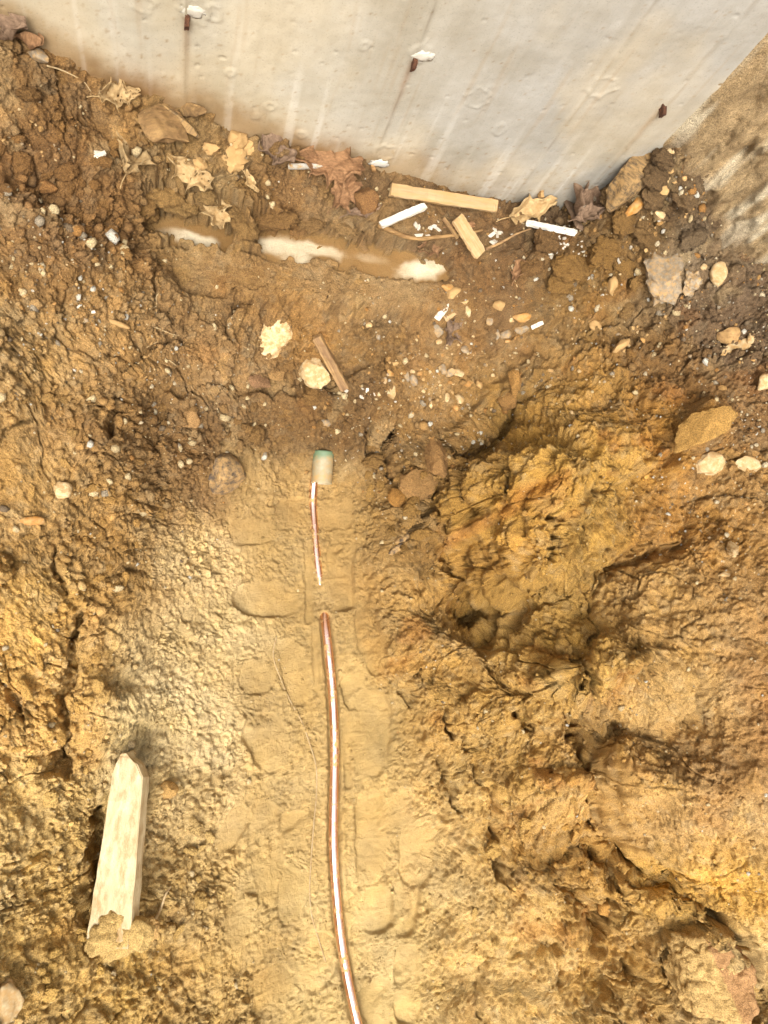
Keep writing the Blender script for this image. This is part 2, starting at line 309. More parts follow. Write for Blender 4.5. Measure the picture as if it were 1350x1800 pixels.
def bootprint(px, py, wd, ln, rot, dep=0.010, sq=3.0, bars=0, seed=1):
    c = Pg(px, py); m = mpp(px, py); a = math.radians(rot); R_ = max(wd, ln) * m * 0.75 + 0.02
    sx, sy = window(c[0] - R_, c[0] + R_, c[1] - R_, c[1] + R_)
    x = X[sx, sy] - c[0]; y = Y[sx, sy] - c[1]
    x, y = x + 0.004 * fbm(X[sx, sy] * 28, Y[sx, sy] * 28, 3, seed), y + 0.004 * fbm(X[sx, sy] * 28, Y[sx, sy] * 28, 3, seed + 1)
    u = (x * math.cos(a) + y * math.sin(a)) / (wd * m / 2); v = (-x * math.sin(a) + y * math.cos(a)) / (ln * m / 2)
    r = (np.abs(u) ** sq + np.abs(v) ** sq) ** (1 / sq)
    e = (r - 1) * min(wd, ln) * m / 2
    ins = sst(0.0022, -0.0022, e) * (.25 + .75 * sst(-.45, -.05, perlin(X[sx, sy] * 13, Y[sx, sy] * 13, seed + 6)))
    rd = random.Random(seed); th = rd.uniform(0, 6.283); fade = np.clip(.62 + .55 * (u * math.cos(th) + v * math.sin(th)), 0.04, 1.1)
    nz = perlin(X[sx, sy] * 9, Y[sx, sy] * 9, seed + 4)
    base = -1.8 * dep * fade * (0.85 + 0.4 * nz)
    tread = 0
    if bars: tread = 0.0018 * (sst(0.80, 0.95, np.abs(((v * bars) % 2) - 1))) * sst(1.0, 0.7, np.abs(u)) * sst(-.2, .3, nz)
    cur = H[sx, sy]; flat = H0[sx, sy] + base + tread
    k = ins * sst(.03, .25, fade)
    H[sx, sy] = cur * (1 - k) + flat * k + 0.003 * np.exp(-((e - 0.005) / 0.005) ** 2) * (1 - ins) * sst(0, .8, perlin(X[sx, sy] * 22, Y[sx, sy] * 22, seed + 2)) * fade
    PRINT[sx, sy] = np.maximum(PRINT[sx, sy] * (1 - ins), k); PRIM[sx, sy] = np.maximum(PRIM[sx, sy], np.exp(-((e - 0.003) / 0.0035) ** 2) * (1 - ins) * fade)

# ---- breaks, ledges and banks
ledge([(700,530),(650,512),(590,535),(520,528),(470,512),(430,515),(380,528),(300,512)], .055, .06, .05, .006, .010, 3, .6)     # torn silt lip below the footing
ledge([(900,640),(800,760),(760,810)], .03, .05, .05, .008, .01, 4)
ledge([(690,400),(600,398),(530,402),(470,395),(430,388),(405,380)], .014, .05, .03, .012, .010, 5)                              # soil overhanging the footing
ledge([(400,405),(330,392),(262,388)], .016, .05, .03, .012, .010, 6)
ledge([(640,700),(560,690),(470,700),(380,690),(300,700),(285,780),(290,860),(305,900)], .05, .06, .06, .012, .014, 7)
ledge([(660,830),(640,780),(655,720),(690,690)], .05, .06, .05, .01, .012, 8)
ledge([(880,1080),(872,1020),(830,930),(800,860),(790,810)][::-1], .09, .08, .07, .016, .015, 10, .6)
ledge([(850,1160),(880,1110),(888,1060),(870,1010)][::-1], .085, .08, .09, .012, .009, 11, .65)
ledge([(1010,640),(930,700),(880,760),(800,800)], -.035, .07, .05, .01, .01, 12)
ledge([(1150,640),(1145,720),(1190,790),(1180,850)], .05, .05, .05, .01, .012, 13)
ledge([(1230,880),(1180,970),(1080,1020),(1060,1060),(1050,1120),(1010,1170)], .022, .07, .07, .016, .015, 14, .6)
ledge([(1150,880),(1130,960),(1080,1000)], .04, .05, .04, .01, .012, 15)
ledge([(1010,1170),(1035,1250),(1060,1310),(1085,1400),(1100,1470),(1200,1530),(1340,1600)], .085, .10, .08, .018, .014, 16, .6)
ledge([(1160,1170),(1230,1190),(1240,1250),(1180,1270)], -.012, .05, .05, .012, .012, 17)
ledge([(850,1150),(860,1190),(930,1260),(960,1310)], -.035, .05, .05, .008, .010, 18)
ledge([(720,1190),(740,1290),(770,1390),(800,1490),(860,1560)], .025, .05, .05, .012, .016, 19)
ledge([(880,1440),(900,1520),(930,1600),(990,1680)], .03, .05, .06, .010, .016, 20)
ledge([(1080,1460),(1080,1540),(1090,1620),(1050,1700),(1110,1760)], .05, .05, .06, .010, .014, 21)
ledge([(830,1700),(850,1800)], .02, .05, .05, .01, .012, 22)
ledge([(990,1660),(1060,1720),(1080,1790)], .03, .05, .05, .01, .014, 23)
ledge([(640,960),(655,1040),(665,1120),(705,1180)], .025, .05, .04, .008, .012, 24)
for a in ([(205,690),(208,715),(200,745),(195,770)], ):
    crack(a, .006, .05, .004, 31)
crack([(330,590),(270,600),(240,620),(215,650)], .003, .03, .006, 32)
crack([(150,1060),(130,1130),(128,1190),(110,1230),(118,1290),(105,1340)], .006, .05, .006, 33)
crack([(0,1200),(25,1230),(45,1270)], .006, .04, .006, 34)
crack([(95,1330),(110,1360)], .02, .06, .006, 36)
crack([(100,960),(95,1000),(120,1040)], .004, .03, .006, 37)
crack([(270,460),(265,520),(300,560),(330,600)], .004, .03, .008, 38)
crack([(400,600),(395,570),(410,550),(440,540)], .003, .03, .006, 39)
crack([(560,690),(610,660),(650,640)], .003, .02, .006, 40)
crack([(120,200),(190,230),(230,300)], .003, .025, .01, 41)
crack([(60,330),(120,360),(160,420)], .003, .02, .01, 42)
crack([(1140,700),(1150,740),(1150,790)], .004, .04, .006, 43)
crack([(1100,520),(1105,500),(1112,470)], .004, .03, .004, 44)
crack([(700,960),(740,920),(770,870),(780,840)], .006, .05, .008, 45)
crack([(690,850),(680,790),(700,740)], .004, .04, .008, 46)
for k, a in enumerate([[(815,1290),(840,1340),(860,1400),(875,1450),(885,1490)],[(770,1330),(795,1390),(805,1430)],[(870,1500),(890,1545),(900,1560)],[(1070,1500),(1100,1560),(1105,1590)],[(1150,1510),(1185,1540)],
  [(960,1540),(1010,1570),(1050,1600),(1080,1660)],[(860,1680),(840,1740),(850,1800)],[(995,1700),(990,1740)],[(1100,1700),(1110,1730)],[(1230,1160),(1240,1210),(1215,1280)],[(1030,1250),(1060,1300),(1065,1360),(1085,1420)],
  [(880,1070),(872,1110),(850,1150)],[(1070,1010),(1050,1060),(1045,1120),(1015,1170)],[(1230,900),(1215,950),(1150,975),(1085,1000)],[(880,860),(872,920),(850,960)],[(960,880),(950,960),(940,1020)],[(1080,880),(1070,940),(1050,980)],[(930,700),(880,765),(800,800)],[(920,1040),(960,1060),(990,1040)],[(1000,1120),(1020,1160),(1010,1200)],[(740,1180),(715,1200),(725,1240)],[(780,1250),(800,1300)],[(905,1230),(940,1290)]]):
    crack(a, .006 + .003 * (k % 3), .030 + .012 * (k % 2), .009, 120 + 5 * k)
gully([(790,800),(805,880),(835,980),(872,1060),(868,1120),(845,1170)], .038, .06, .012, 601)
gully([(1250,830),(1235,900),(1160,965),(1085,1005),(1060,1070),(1025,1150),(1020,1200)], .024, .020, .012, 602)
gully([(1015,1150),(1045,1250),(1070,1330),(1085,1420),(1120,1490),(1200,1540),(1330,1600)], .036, .070, .012, 603)
crack([(800,850),(822,940),(850,1020),(878,1075),(868,1120),(848,1160)], .014, .055, .008, 621)
crack([(1022,1170),(1045,1250),(1072,1330),(1085,1410),(1110,1480),(1180,1535)], .013, .055, .010, 622)
gully([(850,1160),(900,1230),(945,1290),(965,1340)], .022, .04, .010, 604)
gully([(820,1290),(850,1380),(880,1470),(895,1560)], .020, .03, .012, 605)
gully([(960,1540),(1040,1610),(1085,1680),(1060,1730),(1105,1790)], .024, .045, .012, 606)
gully([(1070,1470),(1085,1540),(1095,1610)], .020, .04, .012, 607)
gully([(1150,630),(1148,720),(1195,790)], .022, .045, .012, 608)
gully([(1010,630),(930,700),(880,765),(800,805)], .030, .05, .012, 609)
gully([(1235,1160),(1245,1220),(1190,1280)], .016, .014, .010, 610)
gully([(900,830),(880,890),(860,960)], .016, .03, .010, 611)
gully([(990,840),(975,910),(950,990)], .016, .025, .010, 612)
gully([(1110,850),(1100,920),(1060,980)], .018, .03, .010, 613)
gully([(1170,1650),(1155,1690),(1170,1740),(1200,1790)], .018, .045, .008, 614)
gully([(240,640),(280,700),(275,800),(300,880)], .025, .03, .012, 615)
gully([(310,560),(380,640),(450,690)], .02, .02, .012, 616)
# pits: hollow left of the timber, crevice beside the block, hole by the dark stones
crack([(175,1425),(165,1500),(160,1560),(150,1610)], .013, .11, .004, 47)
crack([(1270,1625),(1312,1648),(1334,1720),(1330,1800),(1320,1900)], .020, .22, .005, 48)
crack([(1180,1660),(1160,1690),(1165,1730)], .009, .06, .006, 49)
crack([(1270,590),(1290,590)], .011, .06, .004, 50)
# lumps and boulders of clay that belong to the bank
for a in [(1000,460,75,60,10,.06,61),(1040,540,70,40,20,.025,62),(470,390,70,26,-8,.03,63),(400,360,50,40,0,.02,64),(90,480,60,50,0,.02,65),(60,380,50,40,0,.025,66),(150,300,70,50,0,.02,67),
 (910,880,80,110,20,.045,68),(850,900,35,90,20,.02,69),(1000,850,80,60,-20,.04,70),(1060,930,60,70,0,.03,71),(960,1010,60,90,10,.035,72),(1110,790,90,50,25,.03,73),(1240,750,55,40,30,.045,74),(1060,1140,50,60,0,.03,75),
 (930,1200,80,50,-30,.04,76),(1000,1220,50,80,0,.03,77),(1160,1210,90,80,0,.015,78),(1200,1400,120,90,-20,.016,79),(860,1250,40,50,0,.02,80),(890,1400,50,60,10,.025,81),(1000,1400,70,60,0,.035,82),(1010,1560,60,60,0,.03,83),
 (1240,1710,85,80,8,.07,84),(1150,1590,80,40,-30,.035,85),(930,1560,50,50,0,.025,86),(1130,1770,70,45,-20,.02,87),(960,1700,60,30,0,.02,88),(740,1130,35,60,10,.02,89),(700,1010,40,60,0,.02,90),(800,1130,50,60,20,.02,91),
 (560,590,60,40,5,.015,92),(430,580,38,36,0,.03,93),(400,640,90,50,-25,.02,94),(300,530,30,55,10,.03,95),(205,790,60,30,-25,.015,96),(240,1240,50,40,0,.02,97),(170,1230,40,30,0,.02,98),(60,1290,60,40,0,.02,99),(280,1390,50,40,0,.02,100),(300,1540,40,40,0,.02,101),
 (720,850,34,26,0,.03,102),(700,890,30,24,10,.025,103),(740,900,30,30,10,.03,104),(800,840,30,20,20,.02,105),(710,940,30,20,30,.02,106),(250,250,60,40,0,.015,107),(1180,480,60,40,-20,.03,108),(1160,520,35,30,0,.02,109)]:
    lump(*a[:5], a[5] * (1.5 if a[0] > 800 and a[1] > 650 else 1.0), seed=a[6])
# groove of the pipe, and the flat press mark of a board beside it
def groove(pts, wid, dep, rim=0.0, seed=1):
    P = np.array([Pg(*p) for p in pts]); sx, sy = bound(P, 0.08); d, s, t = polydist(P, sx, sy, 0.002, seed)
    H[sx, sy] += -dep * sst(wid, wid * 0.55, d) + rim * np.exp(-((d - wid * 1.25) / (wid * 0.3)) ** 2)
    PRINT[sx, sy] = np.maximum(PRINT[sx, sy], sst(wid, wid * 0.6, d))
PIPE_PX = [(566,800),(552,846),(550,880),(553,930),(557,980),(562,1022),(567,1055),(571,1088),(577,1140),(583,1200),(588,1300),(587,1400),(586,1480),(591,1570),(602,1670),(615,1740),(630,1805),(655,1900),(690,2050)]
PIPE_UP = [.004, .003, -.003, -.005, -.003, -.006, -.016, .002, .014, .016, .016, .016, .016, .016, .017, .020, .022, .026, .03]
groove(PIPE_PX[7:18], .019, .012, .003, 5)
groove([(541,960),(543,1090)], .012, .005, .002, 6)
groove([(606,1260),(612,1380)], .012, .006, .002, 7)
groove([(553,1100),(556,1210)], .010, .004, .002, 8)
for i, a in enumerate([(597,1017,44,112,2,.012,5,3),(624,1214,48,58,12,.011,4,0),(470,1055,58,120,86,.010,2.6,0),(641,1108,28,84,0,.008,3,0),(444,935,84,44,6,.006,4,0),(646,1290,78,150,-6,.010,2.8,4),
  (652,1476,52,156,0,.011,5,5),(732,1495,58,130,-4,.012,2.6,0),(661,1600,64,76,0,.010,3,2),(712,1592,46,100,-8,.013,3,0),(716,1697,48,72,-12,.016,2.4,0),(665,1766,66,76,32,.010,6,0),(469,1500,58,176,5,.009,3,5),
  (517,1461,50,64,4,.008,6,2),(410,1455,44,80,-35,.009,3,0),(434,1640,62,110,18,.008,3,3),(472,1305,72,104,25,.009,3,2),(560,1690,70,90,-40,.007,4,3),(716,1765,48,66,0,.010,3,0),(520,900,70,50,10,.006,3,0),
  (590,900,60,70,0,.005,3,0),(520,1180,50,120,10,.006,3,3),(600,960,46,60,0,.006,4,0),(450,1190,60,60,0,.006,3,0),(690,1420,46,90,-5,.008,3,0),(520,1560,60,110,-12,.007,3,4),(480,1740,70,80,10,.007,3,2),(660,1150,34,70,8,.008,3,0)]):
    bootprint(*a, seed=200 + 9 * i)

# small relief, put along the slope normal; noise lives in 3-D so that steep faces are not streaked
def box(A, r):
    for axs in (0, 1):
        P_ = np.pad(A, [(r + 1, r) if k == axs else (0, 0) for k in (0, 1)], mode='edge'); C_ = np.cumsum(P_, axis=axs)
        A = (np.take(C_, range(2 * r + 1, C_.shape[axs]), axs) - np.take(C_, range(0, C_.shape[axs] - 2 * r - 1), axs)) / (2 * r + 1)
    return A
Hs = box(box(H, 5), 5); hx = np.gradient(Hs, ax, axis=0); hy = np.gradient(Hs, ay, axis=1)
STP = 1 / (1 + (np.hypot(np.gradient(H, ax, axis=0), np.gradient(H, ay, axis=1)) / 2.8) ** 2)
# crowd the grid lines together on steep faces so that they keep as much detail as flat ground
wgt = box(box(1 + .8 * np.clip(np.hypot(hx, hy) - .6, 0, 2.2) * (1 - far), 12), 12)
hx = np.gradient(H0, ax, axis=0); hy = np.gradient(H0, ay, axis=1)
def remap(A, Fi, axs):
    i = np.clip(np.floor(Fi).astype(int), 0, A.shape[axs] - 2); f = Fi - i
    return np.take_along_axis(A, i, axs) * (1 - f) + np.take_along_axis(A, i + 1, axs) * f
for axs in (0, 1):
    n_ = H.shape[axs]; core = (np.abs(ax - .5) < 1.03) if axs == 0 else (np.abs(ay - .045) < 1.05)
    wc_ = np.where(core[:, None] if axs == 0 else core[None, :], wgt, 1.0)
    k0, k1 = np.where(core)[0][[0, -1]]
    C_ = np.cumsum(wc_, axis=axs); Fi = np.empty_like(H)
    for q in range(H.shape[1 - axs]):
        c_ = C_[:, q] if axs == 0 else C_[q]
        t_ = np.arange(n_, dtype=float); tt_ = c_[k0] + (np.arange(k0, k1 + 1) - k0) / (k1 - k0) * (c_[k1] - c_[k0])
        t_[k0:k1 + 1] = np.interp(tt_, c_[k0:k1 + 1], np.arange(k0, k1 + 1))
        if axs == 0: Fi[:, q] = t_
        else: Fi[q] = t_
    Fi = np.clip(Fi, 0, n_ - 1)
    X, Y, H, H0, hx, hy, STP, far, PRINT, PRIM, Fc, Fk, Fs, wgt = [remap(A, Fi, axs) for A in (X, Y, H, H0, hx, hy, STP, far, PRINT, PRIM, Fc, Fk, Fs, wgt)]
    COLR = [remap(A, Fi, axs) for A in COLR]
Xf, Yf = X.ravel(), Y.ravel(); D = np.zeros_like(H)
def window(*a): return (slice(None), slice(None))
HZ = H
n_big = fbm(X * 5, Y * 5, 4, 340)
n_mid = par(fbm3(.045, 4, .55, 350), X, Y, HZ); n_fin = par(fbm3(.011, 3, .6, 360), X, Y, HZ)
wz1 = .010 * n_mid
def crumb3(size, s, thr):
    a, b, c = par(worley3(s), (X + wz1) / size, (Y - wz1) / size, HZ / size)
    bb = np.sqrt(np.clip(1 - (a / .85) ** 2, 0, 1)) * np.clip((c - thr) / (1 - thr), 0, 1)
    return bb * sst(0, .16, b - a) ** .6, b - a, c
c1, e1, i1 = crumb3(.060, 300, .2); c2, e2, i2 = crumb3(.030, 310, .2); c3, e3, i3 = crumb3(.014, 320, .05)
bl = par(billow(.028, 4, .62, 333), X, Y, HZ); bl = bl - bl.mean()
blf = par(billow(.0125, 3, .65, 335), X, Y, HZ); blf = blf - blf.mean()
bk = par(billow(.13, 5, .42, 337, sharp=.05), X + .03 * n_big, Y * .8, HZ); bk = bk - bk.mean()
c2 = c2 * (.4 + .6 * STP); c3 = c3 * STP; blf = blf * STP; bl = bl * (.25 + .75 * STP); n_fin = n_fin * STP
patch = sst(-.35, .45, fbm(X * 9, Y * 9, 3, 370))
Fcr = np.clip(Fc * (0.62 + 0.6 * patch), 0, 1.15) * (1 - 0.85 * PRINT)
D += Fcr * (c1 * .042 * patch * patch * sst(-.1, .5, fbm(X * 3.5, Y * 3.5, 2, 375)) + c2 * .013 * (.3 + .7 * patch) + c3 * .0065 * (1 - .8 * Fs) * (.4 + .9 * patch) + bl * (.012 + .012 * patch) + blf * .0058 - .013)
D += 0.010 * n_big * (1 - .8 * Fs) + n_mid * (.004 * (1 - PRINT) * (1 - .75 * Fs)) + n_fin * .0016 * (1 - .9 * PRINT)
D += (1 - Fs) * (1 - PRINT) * (.005 * bl + .0025 * blf) * (1 - Fcr * .6)
# clay: torn lumps with sharp creases
D += Fk * (.095 * bk + .013 * bl + .0065 * blf + .005 * c3 + .010 * c1)
# granular skin of the sand between prints
gran = sst(-.3, .35, fbm(X * 14, Y * 14, 3, 410))
D += Fs * (1 - PRINT) * (blf * .0042 * gran + bl * .007 * gran + c3 * .0008 * gran) + Fs * .004 * n_big + PRIM * Fs * (blf * .006) + Fs * .0008 * n_fin
# crack network of drying soil
w1 = 0.03 * fbm(X * 9, Y * 9, 3, 420); w2 = 0.03 * fbm(X * 9, Y * 9, 3, 430)
f1, f2, _ = worley((X + w1) / .105, (Y + w2) / .105, 440)
ck = sst(.045, .0, f2 - f1) * sst(.1, .5, fbm(X * 6, Y * 6, 2, 450) + .45) * np.clip(Fc + Fk, 0, 1) * (1 - Fs)
D -= .016 * ck
# footing stays clear of soil where it shows through
for (px, py, rx, ry, rot) in [(338,424,44,15,-8),(512,442,62,22,-4),(742,474,44,17,14)]:
    pass
D = D * (1 - far) + far * .02 * n_big
H += 0
ln = np.sqrt(1 + hx * hx + hy * hy)
VX = X - hx / ln * D + (1 - far) * .0007 * n_fin; VY = Y - hy / ln * D; VZ = H + D / ln

# ---- footing seen in three places: sink the soil just below its top there
FOOT_Z = 0.406; FOOT_Y0 = 0.80; WATER_Z = .4155
over = sst(FOOT_Y0 - .045, FOOT_Y0 - .015, Y) * sst(-.50, -.45, X) * sst(1.10, 1.05, X)
low = WATER_Z + .004 + np.maximum(.005 * np.abs(n_mid) + .003 * (bl + .3) + .003 * blf, .002); VZ = np.where((VZ < low), VZ * (1 - over) + low * over, VZ)
chan = np.zeros_like(H)
for pts, rad in (([(282,406),(330,414),(388,422)], 26), ([(462,422),(520,434),(600,446),(690,464),(765,474)], 27)):
    P = np.array([at(px, py, WATER_Z)[:2] for px, py in pts]); sx, sy = bound(P, .12); d, sd_, t_ = polydist(P, sx, sy, .022, 470)
    chan[sx, sy] = np.maximum(chan[sx, sy], sst(1.35, .85, d / (rad * .00124)))
VZ = np.minimum(VZ, VZ * (1 - chan) + (FOOT_Z - .006 + .2 * D) * chan)
def foot_at(x0, y0):
    out = np.zeros_like(x0)
    for (px, py, rx, ry, rot) in [(325,417,40,13,-10),(348,427,28,14,0),(495,434,46,18,-4),(520,450,28,24,0),(552,438,50,12,-6),(742,474,52,20,18),(650,455,40,10,-6)]:
        p = at(px, py, FOOT_Z); m = (CAM_H - FOOT_Z) / FPX * 1.08; a = math.radians(rot); x = x0 - p[0]; y = y0 - p[1]
        u = (x * math.cos(a) + y * math.sin(a)) / (rx * m); v = (-x * math.sin(a) + y * math.cos(a)) / (ry * m)
        r = np.sqrt(u * u + v * v) * (1 + .3 * fbm(x0 * 26, y0 * 26, 3, 460)); out = np.maximum(out, sst(1.5, .35, r) * (.35 if px == 650 else 1))
    return out
foot_mask = chan
# no soil stands inside the wall face
# ------------------------------------------------------------------ vertex colour of the ground
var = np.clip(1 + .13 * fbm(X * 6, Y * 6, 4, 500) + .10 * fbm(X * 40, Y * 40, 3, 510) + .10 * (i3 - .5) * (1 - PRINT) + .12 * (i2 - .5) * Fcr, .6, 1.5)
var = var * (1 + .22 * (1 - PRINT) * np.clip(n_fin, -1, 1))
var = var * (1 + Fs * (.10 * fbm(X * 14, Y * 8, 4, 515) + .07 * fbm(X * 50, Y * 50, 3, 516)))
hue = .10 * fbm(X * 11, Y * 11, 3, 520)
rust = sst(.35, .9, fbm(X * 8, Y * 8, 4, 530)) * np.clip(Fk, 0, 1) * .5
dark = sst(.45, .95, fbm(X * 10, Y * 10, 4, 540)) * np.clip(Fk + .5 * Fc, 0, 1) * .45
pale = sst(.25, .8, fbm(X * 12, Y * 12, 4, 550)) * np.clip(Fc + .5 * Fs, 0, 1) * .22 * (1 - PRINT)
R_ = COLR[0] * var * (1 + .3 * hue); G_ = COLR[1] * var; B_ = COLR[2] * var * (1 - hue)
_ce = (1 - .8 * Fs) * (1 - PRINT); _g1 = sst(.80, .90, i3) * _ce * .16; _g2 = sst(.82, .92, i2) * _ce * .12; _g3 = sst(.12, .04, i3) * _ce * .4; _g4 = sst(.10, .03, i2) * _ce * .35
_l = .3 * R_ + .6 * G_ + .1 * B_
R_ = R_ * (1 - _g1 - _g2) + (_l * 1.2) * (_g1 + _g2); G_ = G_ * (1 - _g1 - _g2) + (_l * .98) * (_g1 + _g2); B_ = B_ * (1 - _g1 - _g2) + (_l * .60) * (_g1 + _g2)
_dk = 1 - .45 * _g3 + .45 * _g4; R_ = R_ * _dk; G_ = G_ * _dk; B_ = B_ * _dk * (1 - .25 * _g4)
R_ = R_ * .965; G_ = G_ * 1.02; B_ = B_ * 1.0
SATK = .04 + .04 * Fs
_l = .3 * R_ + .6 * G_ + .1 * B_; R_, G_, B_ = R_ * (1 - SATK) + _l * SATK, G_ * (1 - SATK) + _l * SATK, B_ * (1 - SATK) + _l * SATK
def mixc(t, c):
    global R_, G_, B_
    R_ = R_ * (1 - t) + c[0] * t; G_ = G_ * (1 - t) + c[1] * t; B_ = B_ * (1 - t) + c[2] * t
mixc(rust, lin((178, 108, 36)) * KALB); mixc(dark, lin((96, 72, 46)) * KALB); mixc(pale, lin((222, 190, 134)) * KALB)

def mesh_grid(name, vx, vy, vz, rgb=None, alpha=None):
    nx, ny = vx.shape
    me = bpy.data.meshes.new(name)
    co = np.stack([vx, vy, vz], -1).astype(np.float32).reshape(-1)
    idx = np.arange(nx * ny, dtype=np.int32).reshape(nx, ny)
    q = np.stack([idx[:-1, :-1], idx[1:, :-1], idx[1:, 1:], idx[:-1, 1:]], -1).reshape(-1)
    nf = len(q) // 4
    me.vertices.add(nx * ny); me.vertices.foreach_set('co', co)
    me.loops.add(len(q)); me.loops.foreach_set('vertex_index', q)
    me.polygons.add(nf); me.polygons.foreach_set('loop_start', np.arange(0, len(q), 4, dtype=np.int32))
    me.polygons.foreach_set('use_smooth', np.ones(nf, bool))
    if rgb is not None:
        at_ = me.color_attributes.new('soil', 'FLOAT_COLOR', 'POINT')
        c = np.stack([*rgb, np.ones_like(rgb[0]) if alpha is None else alpha], -1).astype(np.float32).reshape(-1)
        at_.data.foreach_set('color', c)
    me.update(calc_edges=True)
    return me

# ------------------------------------------------------------------ materials
def mat_new(name):
    m = bpy.data.materials.new(name); m.use_nodes = True
    n = m.node_tree.nodes; l = m.node_tree.links; b = n['Principled BSDF']; return m, n, l, b
def noise_node(n, scale, detail=6, rough=.6):
    t = n.new('ShaderNodeTexNoise'); t.inputs['Scale'].default_value = scale; t.inputs['Detail'].default_value = detail; t.inputs['Roughness'].default_value = rough; return t
def ramp(n, *st):
    r = n.new('ShaderNodeValToRGB'); e = r.color_ramp.elements
    while len(e) < len(st): e.new(.5)
    for k, (p, c) in enumerate(st):
        e[k].position = p; e[k].color = (*c, 1) if len(c) == 3 else c
    return r
def soil_mat(name, fine=1.0, by_object=False):
    m, n, l, b = mat_new(name)
    a = n.new('ShaderNodeObjectInfo') if by_object else n.new('ShaderNodeAttribute')
    if not by_object: a.attribute_name = 'soil'
    g = n.new('ShaderNodeNewGeometry')
    t1 = noise_node(n, 420, 3, .7); t2 = noise_node(n, 150, 4, .65); t3 = n.new('ShaderNodeTexVoronoi'); t3.inputs['Scale'].default_value = 260
    for t in (t1, t2, t3): l.new(g.outputs['Position'], t.inputs['Vector'])
    r1 = ramp(n, (.32, (.36, .34, .32)), (.5, (1, 1, 1)), (.68, (1.7, 1.68, 1.66)))
    l.new(t1.outputs['Fac'], r1.inputs[0])
    mx = n.new('ShaderNodeMix'); mx.data_type = 'RGBA'; mx.blend_type = 'MULTIPLY'; sa = n.new('ShaderNodeMath'); sa.operation = 'MULTIPLY'; sa.inputs[1].default_value = .8; l.new(a.outputs['Alpha'], sa.inputs[0]); l.new(sa.outputs[0], mx.inputs[0])
    l.new(a.outputs['Color'], mx.inputs['A']); l.new(r1.outputs[0], mx.inputs['B'])
    # scattered pale grains of quartz
    r3 = ramp(n, (.0, (1, 1, 1)), (.055, (1, 1, 1)), (.09, (0, 0, 0)))
    l.new(t3.outputs['Distance'], r3.inputs[0])
    th = n.new('ShaderNodeMath'); th.operation = 'GREATER_THAN'; th.inputs[1].default_value = .62
    sp = n.new('ShaderNodeSeparateColor'); l.new(t3.outputs['Color'], sp.inputs[0]); l.new(sp.outputs[0], th.inputs[0])
    mu = n.new('ShaderNodeMath'); mu.operation = 'MULTIPLY'; l.new(r3.outputs[0], mu.inputs[0]); l.new(th.outputs[0], mu.inputs[1])
    mu2 = n.new('ShaderNodeMath'); mu2.operation = 'MULTIPLY'; l.new(mu.outputs[0], mu2.inputs[0]); mu2.inputs[1].default_value = .55
    mx2 = n.new('ShaderNodeMix'); mx2.data_type = 'RGBA'; l.new(mu2.outputs[0], mx2.inputs[0]); l.new(mx.outputs['Result'], mx2.inputs['A']); mx2.inputs['B'].default_value = (.52, .42, .27, 1)
    l.new(mx2.outputs['Result'], b.inputs['Base Color'])
    b.inputs['Roughness'].default_value = .88; b.inputs['Specular IOR Level'].default_value = .25
    ad = n.new('ShaderNodeMath'); ad.operation = 'ADD'; l.new(t1.outputs['Fac'], ad.inputs[0]); l.new(t2.outputs['Fac'], ad.inputs[1])
    bp = n.new('ShaderNodeBump'); bp.inputs['Strength'].default_value = .9 * fine; bp.inputs['Distance'].default_value = .005
    l.new(ad.outputs[0], bp.inputs['Height']); l.new(bp.outputs[0], b.inputs['Normal'])
    return m
